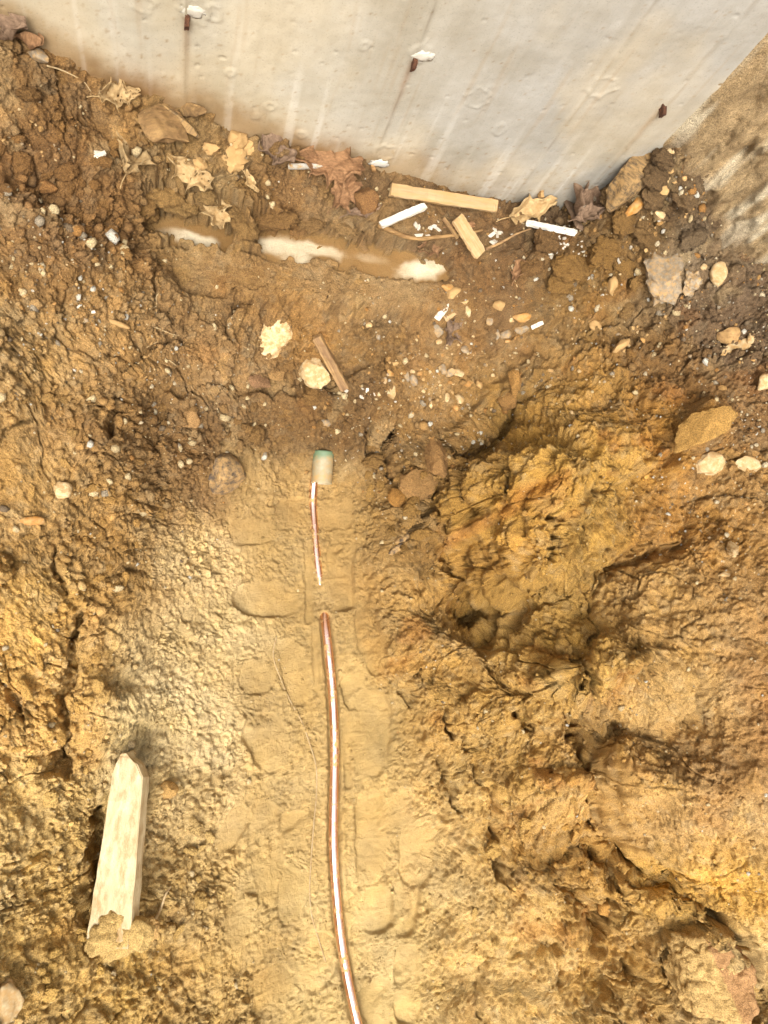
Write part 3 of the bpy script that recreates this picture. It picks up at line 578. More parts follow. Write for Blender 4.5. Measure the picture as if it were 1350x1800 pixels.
def stone_mat(name, c1, c2, c3=None, scale=30, rough=.8, bump=.35, stretch=None, dirt=None):
    m, n, l, b = mat_new(name)
    tc = n.new('ShaderNodeTexCoord'); src = tc.outputs['Object']
    oi = n.new('ShaderNodeObjectInfo')
    if stretch:
        mp = n.new('ShaderNodeMapping'); mp.inputs['Scale'].default_value = stretch; l.new(src, mp.inputs['Vector']); src = mp.outputs[0]
    ofs = n.new('ShaderNodeVectorMath'); ofs.operation = 'ADD'; l.new(src, ofs.inputs[0])
    sc = n.new('ShaderNodeVectorMath'); sc.operation = 'SCALE'; l.new(oi.outputs['Random'], sc.inputs['Scale']); sc.inputs[0].default_value = (9, 5, 7); l.new(sc.outputs[0], ofs.inputs[1])
    t = noise_node(n, scale, 8, .65); l.new(ofs.outputs[0], t.inputs['Vector'])
    st = [(.32, c1), (.62, c2)] + ([(.8, c3)] if c3 else [])
    r = ramp(n, *[(p, tuple(lin(c) * .78)) for p, c in st]); l.new(t.outputs['Fac'], r.inputs[0])
    hv = n.new('ShaderNodeHueSaturation'); l.new(r.outputs[0], hv.inputs['Color'])
    mr = n.new('ShaderNodeMapRange'); mr.inputs['To Min'].default_value = .8; mr.inputs['To Max'].default_value = 1.18; l.new(oi.outputs['Random'], mr.inputs[0]); l.new(mr.outputs[0], hv.inputs['Value'])
    out = hv.outputs[0]
    if dirt:
        t4 = noise_node(n, scale * .7, 7, .7); l.new(ofs.outputs[0], t4.inputs['Vector'])
        r4 = ramp(n, (.5 - dirt * .25, (0, 0, 0)), (.5 + .2 - dirt * .25, (1, 1, 1))); l.new(t4.outputs['Fac'], r4.inputs[0])
        mx = n.new('ShaderNodeMix'); mx.data_type = 'RGBA'; l.new(r4.outputs[0], mx.inputs[0]); mx.inputs['B'].default_value = (*out_rgb((192, 152, 96)), 1); l.new(out, mx.inputs['A']); out = mx.outputs['Result']
    l.new(out, b.inputs['Base Color'])
    t2 = noise_node(n, scale * 8, 4, .7); l.new(ofs.outputs[0], t2.inputs['Vector'])
    bp = n.new('ShaderNodeBump'); bp.inputs['Strength'].default_value = bump; bp.inputs['Distance'].default_value = .003
    l.new(t2.outputs['Fac'], bp.inputs['Height']); l.new(bp.outputs[0], b.inputs['Normal'])
    b.inputs['Roughness'].default_value = rough; b.inputs['Specular IOR Level'].default_value = .3
    return m
def out_rgb(c): return tuple(lin(c) * .62)

M_SOIL = soil_mat('soil')
M_CREAM = stone_mat('pale_stone', (176, 148, 104), (210, 186, 142), (228, 212, 178), 120, dirt=.42)
M_BUFF = stone_mat('buff_stone', (160, 122, 72), (198, 160, 104), (214, 180, 128), 120, dirt=.6)
M_GREY = stone_mat('grey_stone', (120, 104, 84), (156, 140, 116), (186, 172, 148), 135, dirt=.25)
M_OCHRE = stone_mat('ochre_stone', (150, 98, 40), (184, 128, 58), (204, 156, 88), 120, dirt=.4)
M_BROWN = stone_mat('brown_stone', (104, 76, 48), (140, 104, 64), (164, 126, 80), 105, dirt=.6)
M_DARK = stone_mat('dark_stone', (74, 62, 50), (110, 92, 72), (140, 112, 76), 90, dirt=.4)
M_LAYER = stone_mat('layered_stone', (70, 56, 42), (116, 96, 72), (160, 140, 108), 40, bump=1.0, stretch=(1, 4, 6), dirt=.5)
M_SAND = stone_mat('sandstone', (104, 78, 46), (146, 112, 70), (186, 154, 106), 50, bump=.9, stretch=(1, 2, 2), dirt=.1)
M_WHITE = stone_mat('white_plastic', (176, 164, 144), (208, 200, 184), (226, 220, 208), 120, .6, .2, dirt=.05)
M_LEAF = stone_mat('dry_leaf', (116, 80, 50), (164, 122, 82), (190, 152, 108), 120, .75, .8, stretch=(1, 2.5, 1))
M_LEAFP = stone_mat('pale_leaf', (172, 138, 90), (208, 176, 124), (224, 198, 150), 120, .75, .8, dirt=.1)
M_LEAFG = stone_mat('grey_leaf', (104, 80, 60), (146, 118, 92), (176, 150, 122), 120, .75, .8, stretch=(1, 2.5, 1))
def wood_mat(name, c1, c2, c3, dirt=.2, rough=.7):
    return stone_mat(name, c1, c2, c3, 26, rough, .4, stretch=(.6, 6, 6), dirt=dirt)
M_WOOD = wood_mat('raw_pine', (168, 138, 98), (194, 164, 120), (208, 180, 138), .35)
M_WOODP = stone_mat('pale_timber', (186, 164, 122), (212, 194, 154), (224, 210, 176), 50, .85, .8, stretch=(.5, 1.4, 1.4), dirt=.06)
M_WOODD = wood_mat('weathered_wood', (98, 72, 46), (132, 100, 66), (160, 128, 90), .3)
M_WOODW = wood_mat('white_painted_wood', (214, 204, 186), (234, 228, 214), (242, 238, 228), .05)
M_ROOT = wood_mat('root_bark', (120, 86, 48), (158, 120, 72), (180, 144, 94), .2)
M_STRAW = wood_mat('straw', (180, 150, 104), (206, 180, 136), (220, 198, 160), .1)

def copper():
    m, n, l, b = mat_new('copper')
    tc = n.new('ShaderNodeTexCoord'); t = noise_node(n, 18, 6, .6); l.new(tc.outputs['Object'], t.inputs['Vector'])
    r = ramp(n, (.35, (.78, .46, .34)), (.55, (.90, .58, .46)), (.72, (.94, .66, .54))); l.new(t.outputs['Fac'], r.inputs[0])
    l.new(r.outputs[0], b.inputs['Base Color']); b.inputs['Metallic'].default_value = 1.0
    td = noise_node(n, 34, 7, .7); l.new(tc.outputs['Object'], td.inputs['Vector'])
    rd = ramp(n, (.52, (0, 0, 0)), (.62, (1, 1, 1))); l.new(td.outputs['Fac'], rd.inputs[0])
    b2 = n.new('ShaderNodeBsdfPrincipled'); b2.inputs['Base Color'].default_value = (*(lin((196, 152, 92)) * .7), 1); b2.inputs['Roughness'].default_value = .95
    ms = n.new('ShaderNodeMixShader'); l.new(rd.outputs[0], ms.inputs[0]); l.new(b.outputs[0], ms.inputs[1]); l.new(b2.outputs[0], ms.inputs[2]); l.new(ms.outputs[0], n['Material Output'].inputs['Surface'])
    tb = noise_node(n, 22, 3, .5); l.new(tc.outputs['Object'], tb.inputs['Vector'])
    bp = n.new('ShaderNodeBump'); bp.inputs['Strength'].default_value = .25; bp.inputs['Distance'].default_value = .004; l.new(tb.outputs['Fac'], bp.inputs['Height']); l.new(bp.outputs[0], b.inputs['Normal'])
    t2 = noise_node(n, 60, 5, .7); l.new(tc.outputs['Object'], t2.inputs['Vector'])
    r2 = ramp(n, (.3, (.14,) * 3), (.7, (.30,) * 3)); l.new(t2.outputs['Fac'], r2.inputs[0]); l.new(r2.outputs[0], b.inputs['Roughness'])
    return m
def rust():
    return stone_mat('rusty_steel', (58, 36, 24), (96, 58, 34), (134, 86, 54), 300, .85, .6)
def concrete():
    m, n, l, b = mat_new('cast_concrete')
    a = n.new('ShaderNodeAttribute'); a.attribute_name = 'soil'
    g = n.new('ShaderNodeNewGeometry')
    mp = n.new('ShaderNodeMapping'); mp.inputs['Scale'].default_value = (26, 26, 2.2); l.new(g.outputs['Position'], mp.inputs['Vector'])
    t1 = noise_node(n, 1.0, 6, .6); l.new(mp.outputs[0], t1.inputs['Vector'])
    r1 = ramp(n, (.3, (.90, .89, .87)), (.55, (1, 1, 1)), (.75, (1.05, 1.05, 1.06))); l.new(t1.outputs['Fac'], r1.inputs[0])
    t2 = noise_node(n, 7, 7, .6); l.new(g.outputs['Position'], t2.inputs['Vector'])
    r2 = ramp(n, (.32, (.86, .83, .77)), (.6, (1.05, 1.05, 1.06))); l.new(t2.outputs['Fac'], r2.inputs[0])
    t3 = noise_node(n, 300, 3, .7); l.new(g.outputs['Position'], t3.inputs['Vector'])
    r3 = ramp(n, (.25, (.72, .71, .69)), (.42, (1, 1, 1)), (.8, (1.06, 1.06, 1.06))); l.new(t3.outputs['Fac'], r3.inputs[0])
    cur = a.outputs['Color']
    for r in (r1, r2, r3):
        mx = n.new('ShaderNodeMix'); mx.data_type = 'RGBA'; mx.blend_type = 'MULTIPLY'; mx.inputs[0].default_value = 1
        l.new(cur, mx.inputs['A']); l.new(r.outputs[0], mx.inputs['B']); cur = mx.outputs['Result']
    l.new(cur, b.inputs['Base Color']); b.inputs['Roughness'].default_value = .75; b.inputs['Specular IOR Level'].default_value = .35
    bp = n.new('ShaderNodeBump'); bp.inputs['Strength'].default_value = .12; bp.inputs['Distance'].default_value = .002
    l.new(t3.outputs['Fac'], bp.inputs['Height']); l.new(bp.outputs[0], b.inputs['Normal'])
    return m
M_CU = copper(); M_RUST = rust(); M_CONC = concrete()
M_FOOT = stone_mat('footing_concrete', (196, 166, 118), (220, 200, 162), (232, 220, 192), 16, .85, .4, dirt=.25)
def pvc():
    m, n, l, b = mat_new('grey_plastic')
    tc = n.new('ShaderNodeTexCoord'); sp = n.new('ShaderNodeSeparateXYZ'); l.new(tc.outputs['Object'], sp.inputs[0])
    t = noise_node(n, 45, 6, .7); l.new(tc.outputs['Object'], t.inputs['Vector'])
    r = ramp(n, (.36, tuple(lin((176, 140, 88)) * .8)), (.52, tuple(lin((178, 160, 122)) * .60)), (.7, tuple(lin((192, 178, 146)) * .62))); l.new(t.outputs['Fac'], r.inputs[0])
    ad = n.new('ShaderNodeMath'); ad.operation = 'MULTIPLY_ADD'; l.new(t.outputs['Fac'], ad.inputs[0]); ad.inputs[1].default_value = .03; l.new(sp.outputs[1], ad.inputs[2])
    mr = n.new('ShaderNodeMapRange'); mr.inputs['From Min'].default_value = .072; mr.inputs['From Max'].default_value = .086; l.new(ad.outputs[0], mr.inputs[0])
    mx = n.new('ShaderNodeMix'); mx.data_type = 'RGBA'; l.new(mr.outputs[0], mx.inputs[0]); l.new(r.outputs[0], mx.inputs['A']); mx.inputs['B'].default_value = (*(lin((124, 146, 108)) * .55), 1)
    l.new(mx.outputs['Result'], b.inputs['Base Color']); b.inputs['Roughness'].default_value = .55
    return m
M_PVC = pvc()

# ------------------------------------------------------------------ tagging
def tag(o, label=None, cat=None, group=None, kind=None):
    if label: o['label'] = label
    if cat: o['category'] = cat
    if group: o['group'] = group
    if kind: o['kind'] = kind
    return o
def link(name, me, m, parent=None):
    o = bpy.data.objects.new(name, me); COL.objects.link(o)
    if m is not None: me.materials.clear(); me.materials.append(m)
    if parent: o.parent = parent
    return o

# ------------------------------------------------------------------ ground
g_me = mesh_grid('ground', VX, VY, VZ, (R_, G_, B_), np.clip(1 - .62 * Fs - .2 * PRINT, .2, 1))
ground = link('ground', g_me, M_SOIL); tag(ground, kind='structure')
bpy.context.view_layer.update()
def hit(px, py):
    d = Vector(ray(px, py)).normalized()
    ok, p, nrm, _ = ground.ray_cast(Vector((0, 0, CAM_H)), d)
    if not ok: p = Vector((*Pg(px, py), 0.4)); nrm = Vector((0, 0, 1))
    if nrm.z < 0: nrm = -nrm
    return p, nrm
def drop(x, y):
    ok, p, nrm, _ = ground.ray_cast(Vector((x, y, 1.6)), Vector((0, 0, -1)))
    return (p, nrm) if ok else (Vector((x, y, .4)), Vector((0, 0, 1)))
def px2m(p): return float((np.array([p.x, p.y, p.z - CAM_H]) @ -RW[:, 2]) / FPX)

# ------------------------------------------------------------------ cast concrete wall
wx = np.r_[-4, -2.5, -1.5, -1.0, np.arange(-.7, 1.35, .004), 1.4, 1.45]
wz = np.r_[-.2, .2, np.arange(.38, 1.24, .004), 1.5, 1.9, 2.4]
WX, WZ = np.meshgrid(wx, wz, indexing='ij')
rel = .0012 * fbm(WX * 6, WZ * 2, 3, 600) + .0005 * fbm(WX * 60, WZ * 40, 3, 610)
TIES = [(328, 28), (727, 105), (1165, 187), (655, 292), (952, 338)]
seams = [on_wall(727, 105)[0], on_wall(1165, 187)[0], on_wall(328, 28)[0], on_wall(1010, 200)[0]]
for k, sx_ in enumerate(seams):
    dd = np.abs(WX - sx_ + .0015 * perlin(WZ * 30, WX * 0, 620 + k))
    rel += .0026 * np.exp(-(dd / .0035) ** 2) * sst(-.4, .3, perlin(WZ * 8, WX * 0 + k, 630 + k)) + (.0016 if k % 2 else -.0012) * sst(-.002, .002, WX - sx_)
ph = fbm(WX * 70, WZ * 70, 2, 640); rel -= .004 * sst(.85, 1.1, ph)                         # bug holes
for k, (px, py, rr) in enumerate([(250,5,.016),(345,22,.022),(378,25,.012),(405,128,.008),(475,188,.008),(530,238,.009),(680,270,.018),(740,95,.016),(1060,155,.02),(1185,560,.01),(640,82,.006),(450,205,.006),(840,175,.02),(880,230,.012)]):
    q = on_wall(px, py); d = np.hypot(WX - q[0], (WZ - q[2]) * .8) * (1 + .4 * perlin(WX * 60, WZ * 60, 650 + k))
    rel += .0022 * np.exp(-((d - rr) / .0025) ** 2) + (.0015 * sst(rr, rr * .7, d) if k % 2 else 0)
WYv = WALL_A + WALL_B * WX - rel
# soil level along the wall -> splash stain, washed streaks, cast colour
soil_line = bil(Gb, WX, np.minimum(WYv, 1.08) - .02)
up = WZ - soil_line
base = np.stack(np.broadcast_arrays(*(lin((206, 196, 174)) * .80)), -1)
left = sst(.75, .1, WX)[..., None]
colw = lin((184, 178, 165)) * .58 * (1 - left) + lin((198, 188, 166)) * .60 * left
stain = sst(.095, .01, up + .03 * fbm(WX * 5, WZ * 1, 3, 660) + .012 * fbm(WX * 40, WZ * 30, 3, 661)) * sst(.78, .35, WX)
stain2 = sst(.16, .02, up + .05 * fbm(WX * 9, WZ * 2, 3, 662)) * .28 * sst(1.0, .5, WX)
for t_, c_ in ((np.clip(stain2, 0, 1), lin((176, 142, 92)) * .7), (np.clip(stain, 0, 1), lin((140, 104, 60)) * .62)):
    colw = colw * (1 - t_[..., None]) + c_ * t_[..., None]
strk = sst(.35, .8, fbm(WX * 34, WZ * 1.3, 3, 670)) * .22 * sst(.35, .05, up)
colw = colw * (1 - strk[..., None]) + lin((226, 222, 212)) * .84 * strk[..., None]
spat = sst(.75, 1.0, fbm(WX * 90, WZ * 80, 2, 686) + .35 * sst(.25, .0, up)) * .55
colw = colw * (1 - spat[..., None]) + lin((150, 118, 74)) * .62 * spat[..., None]
for k, (px, py) in enumerate(TIES):
    q = on_wall(px, py); run = np.exp(-((WX - q[0] + .003 * perlin(WZ * 30, WX * 0, 699)) / .006) ** 2) * sst(q[2] - .22, q[2], WZ) * sst(q[2] + .004, q[2] - .004, WZ) * .5
    colw = colw * (1 - run[..., None]) + lin((146, 100, 58)) * .66 * run[..., None]
hair = np.zeros_like(WX)
for k, sx_ in enumerate(seams):
    dd = np.abs(WX - sx_ + .002 * perlin(WZ * 25, WX * 0, 690 + k)); hair = np.maximum(hair, np.exp(-(dd / .0028) ** 2) * sst(-.5, .2, perlin(WZ * 12, WX * 0 + k, 695 + k)))
colw = colw * (1 - .45 * hair[..., None]) + lin((120, 104, 80)) * .7 * .45 * hair[..., None]
tint = sst(-.3, .6, fbm(WX * 4, WZ * 3, 4, 687)) * .35
colw = colw * (1 - tint[..., None]) + lin((196, 176, 138)) * .74 * tint[..., None]
brn = sst(.45, .9, fbm(WX * 60, WZ * 3, 3, 680)) * .22
colw = colw * (1 - brn[..., None]) + lin((160, 132, 92)) * .7 * brn[..., None]
wall = bpy.data.objects.new('concrete_wall', None); COL.objects.link(wall); wall.location = (.4, 1.05, .3)
tag(wall, 'smooth grey cast concrete foundation wall with rusty form ties', 'wall')
wf = link('wall_face', mesh_grid('wall_face', WX - .4, WYv - 1.05, WZ - .3, [colw[..., k] for k in range(3)]), M_CONC, wall)
wf.data.flip_normals()
bm = bmesh.new(); bmesh.ops.create_cube(bm, size=1)
for v in bm.verts: v.co = Vector(((v.co.x) * 5.44 - 1.675 , v.co.y * .2 + .135 + (-.028) * (v.co.x * 5.44 - 1.675 ), v.co.z * 2.6 + .8))
me = bpy.data.meshes.new('wall_core'); bm.to_mesh(me); bm.free()
ca = me.color_attributes.new('soil', 'FLOAT_COLOR', 'POINT')
for d_ in ca.data: d_.color = (*(lin((190, 182, 166)) * .75), 1)
link('wall_core', me, M_CONC, wall)
def blob_mesh(name, sx, sy, sz, seed, sub=3, rough=.25, cuts=0, nf=2.2):
    """a stone: sphere cut by random planes, then roughened"""
    r = random.Random(seed); bm = bmesh.new(); bmesh.ops.create_icosphere(bm, subdivisions=sub, radius=1)
    pl = []
    for k in range(cuts):
        a = r.uniform(0, 6.283); b = r.uniform(-.75, .95); nn = Vector((math.cos(a) * math.sqrt(1 - b * b), math.sin(a) * math.sqrt(1 - b * b), b)); pl.append((nn, r.uniform(.52, .8)))
    co = np.array([v.co for v in bm.verts])
    for nn, dd in pl:
        n3 = np.array(nn); s = co @ n3; ex = np.clip(s - dd, 0, None); co = co - ex[:, None] * n3 * .97
    o = r.uniform(0, 99)
    rn = perlin(co[:, 0] * nf + o, co[:, 1] * nf + co[:, 2] * 1.7 + o, seed) + .5 * perlin(co[:, 0] * nf * 2.3 + co[:, 2] * 2, co[:, 1] * nf * 2.3 + o, seed + 1)
    co = co * (1 + rough * rn)[:, None]
    co = co * np.array([sx, sy, sz])
    if sub >= 4:
        q_ = co.astype(np.float32) + np.float32(o); am = .10 * min(sx, sy, sz)
        bb = billow(max(min(sx, sy) * .7, .008), 4, .6, seed)(q_[:, 0], q_[:, 1], q_[:, 2] * 2); rr_ = np.linalg.norm(co, axis=1, keepdims=True) + 1e-9
        co = co + co / rr_ * (am * 2.2 * (bb - .4))[:, None]
    for v, c in zip(bm.verts, co): v.co = tuple(c)
    for f in bm.faces: f.smooth = cuts == 0 or sub >= 4
    me = bpy.data.meshes.new(name); bm.to_mesh(me); bm.free()
    if cuts and sub >= 3:
        me.polygons.foreach_set('use_smooth', np.ones(len(me.polygons), bool))
        try: me.set_sharp_from_angle(angle=math.radians(38))
        except Exception: pass
    return me
for k, (px, py) in enumerate(TIES):
    q = on_wall(px, py)
    bm = bmesh.new(); bmesh.ops.create_cube(bm, size=1); bmesh.ops.subdivide_edges(bm, edges=bm.edges, cuts=3, use_grid_fill=True)
    L = (.020, .018, .020, .012, .014)[k]
    for v in bm.verts:
        v.co = Vector((v.co.x * .008 + .002 * math.sin(v.co.y * 3 + k), v.co.y * L - L * .35, v.co.z * .014 - .25 * abs(v.co.y - .5) * .02)) + Vector([random.uniform(-.0006, .0006) for _ in range(3)])
    me = bpy.data.meshes.new('form_tie'); bm.to_mesh(me); bm.free()
    o = link('form_tie', me, M_RUST if k < 3 else M_ROOT, wall); o.location = Vector(q) - Vector((.4, 1.05, .3)); o.rotation_euler = (.25, 0, .15)
    if k in (0, 1, 3):
        me = blob_mesh('grout_patch', .022, .0025, .012, 700 + k, 3, .5, 0, 3)
        ca = me.color_attributes.new('soil', 'FLOAT_COLOR', 'POINT')
        for d_ in ca.data: d_.color = (*(lin((200, 192, 176)) * .70), 1)
        o = link('grout_patch', me, M_CONC, wall); o.location = Vector(q) - Vector((.4, 1.05, .3)) + Vector((.014, 0, .012))

# concrete footing under the wall, mostly silted over
foot = bpy.data.objects.new('concrete_footing', None); COL.objects.link(foot); foot.location = (.30, FOOT_Y0, FOOT_Z - .2)
tag(foot, 'pale concrete footing showing through the shallow murky puddle', 'footing')
fx_ = np.arange(-.45, 1.051, .004); fy_ = np.arange(FOOT_Y0, FOOT_Y0 + .2501, .004); FX, FY = np.meshgrid(fx_, fy_, indexing='ij')
fm = foot_at(FX, FY)
fz = .0025 * fbm(FX * 14, FY * 14, 3, 720) + .001 * fbm(FX * 80, FY * 80, 2, 725)
cl_ = sst(.05, .95, fm + .06 * fbm(FX * 22, FY * 22, 4, 727)); vv_ = 1 + .12 * fbm(FX * 30, FY * 30, 3, 729)
cf = [(float(b) * (1 - cl_) + float(a) * cl_) * vv_ for a, b in zip(lin((236, 226, 202)) * .90, lin((160, 122, 74)) * .70)]
link('footing_top', mesh_grid('footing_top', FX - .30, FY - FOOT_Y0, fz + .2, cf, np.full_like(FX, .12)), M_SOIL, foot)
bm = bmesh.new(); bmesh.ops.create_cube(bm, size=1)
for v in bm.verts: v.co = Vector((v.co.x * 1.49, v.co.y * .246 + .125, v.co.z * .19 + .096))
me = bpy.data.meshes.new('footing_body'); bm.to_mesh(me); bm.free(); link('footing_body', me, M_FOOT, foot)

def water():
    m, n, l, b = mat_new('murky_water')
    b.inputs['Base Color'].default_value = (*(lin((178, 140, 90)) * .70), 1); b.inputs['Roughness'].default_value = .04; b.inputs['IOR'].default_value = 1.33
    tr = n.new('ShaderNodeBsdfTransparent'); tr.inputs['Color'].default_value = (.97, .95, .90, 1)
    g = n.new('ShaderNodeNewGeometry'); t = noise_node(n, 14, 4, .5); l.new(g.outputs['Position'], t.inputs['Vector'])
    r = ramp(n, (.35, (.14,) * 3), (.7, (.42,) * 3)); l.new(t.outputs['Fac'], r.inputs[0])
    ms = n.new('ShaderNodeMixShader'); l.new(r.outputs[0], ms.inputs[0]); l.new(tr.outputs[0], ms.inputs[1]); l.new(b.outputs[0], ms.inputs[2])
    l.new(ms.outputs[0], n['Material Output'].inputs['Surface']); return m
M_WATER = water()
for pts, rad, nm in (([(262,404),(330,414),(405,422)], 40, 'pool'), ([(435,416),(520,434),(600,446),(690,464),(800,478)], 46, 'pool')):
    P = np.array([at(px, py, WATER_Z)[:2] for px, py in pts])
    qx, qy = np.meshgrid(np.linspace(P[:, 0].min() - .03, P[:, 0].max() + .03, 40), np.linspace(P[:, 1].min() - .05, P[:, 1].max() + .05, 16), indexing='ij')
    o = link('puddle', mesh_grid('puddle', qx, qy, np.full_like(qx, WATER_Z)), M_WATER); tag(o, kind='structure')

# ------------------------------------------------------------------ rough old wall meeting it at the corner
EP = np.array([(.975, 1.075), (1.0, 1.036), (1.10, .995), (1.19, .955), (1.255, .905), (1.315, .85), (1.40, .815), (1.55, .79), (2.0, .75), (3.0, .70)])
L = np.r_[0, np.cumsum(np.linalg.norm(np.diff(EP, axis=0), axis=1))]
ss = np.r_[np.arange(0, .75, .0045), np.linspace(.76, L[-1], 30)]
zz = np.r_[.3, .38, np.arange(.44, 1.25, .0045), np.linspace(1.28, 1.9, 12)]
S_, Z_ = np.meshgrid(ss, zz, indexing='ij')
# a soft straight base line: blend the traced foot with its chord, foot curve fading out upwards
bxx = np.interp(S_, L, EP[:, 0]); byy = np.interp(S_, L, EP[:, 1])
tx, ty = 0.74, -0.67
chx = EP[0, 0] + S_ * .78; chy = EP[0, 1] - S_ * .62
k_ = 0
px_, py_ = bxx * (1 - k_) + chx * k_, byy * (1 - k_) + chy * k_
rr = .030 * fbm(S_ * 6, Z_ * 4, 3, 740) + .026 * (np.abs(fbm(S_ * 26, Z_ * 5, 4, 750)) - .3) + .008 * (np.abs(fbm(S_ * 80, Z_ * 22, 3, 760)) - .3)
wc, we, wi = crumb(S_, Z_ * .6, .03, 770, .5, .2); rr += .004 * wc
hol = np.exp(-(((S_ - .20) / .018) ** 2 + ((Z_ - .80) / .03) ** 2)); rr -= .03 * hol
rr = rr * sst(0.02, .16, S_)
RX = px_ - .62 * rr; RY = py_ - .78 * rr
v_ = 1 + .35 * (rng.random(S_.shape) - .5) + .2 * fbm(S_ * 8, Z_ * 5, 4, 780) + .18 * fbm(S_ * 60, Z_ * 26, 3, 790)
cr = [float(c) * v_ for c in lin((176, 148, 106)) * .76]
gp = sst(.0, .6, fbm(S_ * 22, Z_ * 4, 4, 800)) * .8
cr = [a * (1 - gp) + float(c) * gp for a, c in zip(cr, lin((208, 192, 160)) * .84)]
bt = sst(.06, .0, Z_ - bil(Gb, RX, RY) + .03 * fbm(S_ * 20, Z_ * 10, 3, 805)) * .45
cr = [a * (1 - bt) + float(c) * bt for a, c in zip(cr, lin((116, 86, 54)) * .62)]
rw = bpy.data.objects.new('rough_stone_wall', None); COL.objects.link(rw); rw.location = (1.3, .9, .5)
tag(rw, 'rough tan mortar faced wall meeting the smooth concrete at a corner', 'wall')
M_RW = soil_mat('rough_mortar', 1.3)
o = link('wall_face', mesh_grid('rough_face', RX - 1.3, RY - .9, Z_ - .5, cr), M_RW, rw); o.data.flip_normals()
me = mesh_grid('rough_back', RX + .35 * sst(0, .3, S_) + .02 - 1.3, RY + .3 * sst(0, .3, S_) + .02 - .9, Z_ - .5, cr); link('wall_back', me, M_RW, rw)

# ------------------------------------------------------------------ tubes: pipe, sleeve, wire, roots
def smooth_path(P, n):
    P = np.array(P, float); t = np.r_[0, np.cumsum(np.linalg.norm(np.diff(P, axis=0), axis=1))]
    q = np.linspace(0, t[-1], n); out = np.empty((n, 3)); m = np.gradient(P, t, axis=0)
    for i, s in enumerate(q):
        k = min(max(np.searchsorted(t, s) - 1, 0), len(P) - 2); h = t[k + 1] - t[k]; u = (s - t[k]) / h
        out[i] = (2*u**3-3*u**2+1)*P[k] + (u**3-2*u**2+u)*h*m[k] + (-2*u**3+3*u**2)*P[k+1] + (u**3-u**2)*h*m[k+1]
    return out
def tube_mesh(name, path, rad, seg=16, rough=0.0, wall=None, caps=True, seed=1):
    path = np.asarray(path, float); n = len(path); rad = np.broadcast_to(rad, (n,)); r = random.Random(seed)
    T = np.gradient(path, axis=0); T /= np.linalg.norm(T, axis=1)[:, None]
    bm = bmesh.new(); rings = []
    upv = np.array([0, 0, 1.0])
    for i in range(n):
        a = np.cross(T[i], upv); a /= np.linalg.norm(a) + 1e-9; b = np.cross(a, T[i]); ring = []
        for k in range(seg):
            th = 2 * math.pi * k / seg; rr = rad[i] * (1 + rough * r.uniform(-1, 1))
            ring.append(bm.verts.new(path[i] + rr * (math.cos(th) * a + math.sin(th) * b)))
        rings.append(ring)
    for i in range(n - 1):
        for k in range(seg):
            f = bm.faces.new((rings[i][k], rings[i][(k + 1) % seg], rings[i + 1][(k + 1) % seg], rings[i + 1][k])); f.smooth = True
    if wall:
        inner = []
        for i in range(n):
            inner.append([bm.verts.new(Vector(path[i]) + (v.co - Vector(path[i])) * (1 - wall / rad[i])) for v in rings[i]])
        for i in range(n - 1):
            for k in range(seg):
                f = bm.faces.new((inner[i][k], inner[i + 1][k], inner[i + 1][(k + 1) % seg], inner[i][(k + 1) % seg])); f.smooth = True
        for e in (0, n - 1):
            for k in range(seg): bm.faces.new((rings[e][k], rings[e][(k + 1) % seg], inner[e][(k + 1) % seg], inner[e][k]))
    elif caps:
        bm.faces.new(rings[0]); bm.faces.new(rings[-1][::-1])
    bmesh.ops.recalc_face_normals(bm, faces=bm.faces)
    me = bpy.data.meshes.new(name); bm.to_mesh(me); bm.free(); return me
def localise(me):
    c = np.empty(len(me.vertices) * 3, np.float32); me.vertices.foreach_get('co', c); c = c.reshape(-1, 3)
    o = np.array([c[:, 0].mean(), c[:, 1].mean(), c[:, 2].min()], np.float32); me.vertices.foreach_set('co', (c - o).reshape(-1)); return Vector(o.tolist())
def ground_path(pts, lift):
    out = []
    for k, p in enumerate(pts):
        h_ = bil(Gb, *[np.array([v]) for v in Pg(*p)])[0]
        q, nn = hit(*p); out.append([q.x, q.y, q.z + (lift[k] if hasattr(lift, '__len__') else lift)])
    return out
PP = []
for p, u in zip(PIPE_PX, PIPE_UP):
    c = Pg(*p); z = bil(Gb, c[:1], c[1:])[0]; q = at(*p, z + u - .006); PP.append(q)
PR = .0115
me = tube_mesh('copper_pipe', smooth_path(PP, 160), PR, 24); pos = localise(me)
o = link('copper_pipe', me, M_CU); o.location = pos
tag(o, 'shiny bare copper water pipe running along the sandy trench floor', 'pipe')

c, _n1 = hit(566, 838); m_ = px2m(c)
a0 = at(565, 850, bil(Gb, c.x, c.y) + .018); a1 = at(569, 794, bil(Gb, c.x, c.y) + .030)
me = tube_mesh('plastic_sleeve', [a0 + (a1 - a0) * t for t in np.linspace(0, 1, 24)], .0275, 40, .006, wall=.0028)
bmv = np.array([v.co for v in me.vertices])
o0 = Vector(a0.tolist())
for v in me.vertices: v.co = v.co - o0
o = link('plastic_sleeve', me, M_PVC); o.location = o0
tag(o, 'short grey plastic pipe sleeve with green tint poking from trench end', 'pipe sleeve')

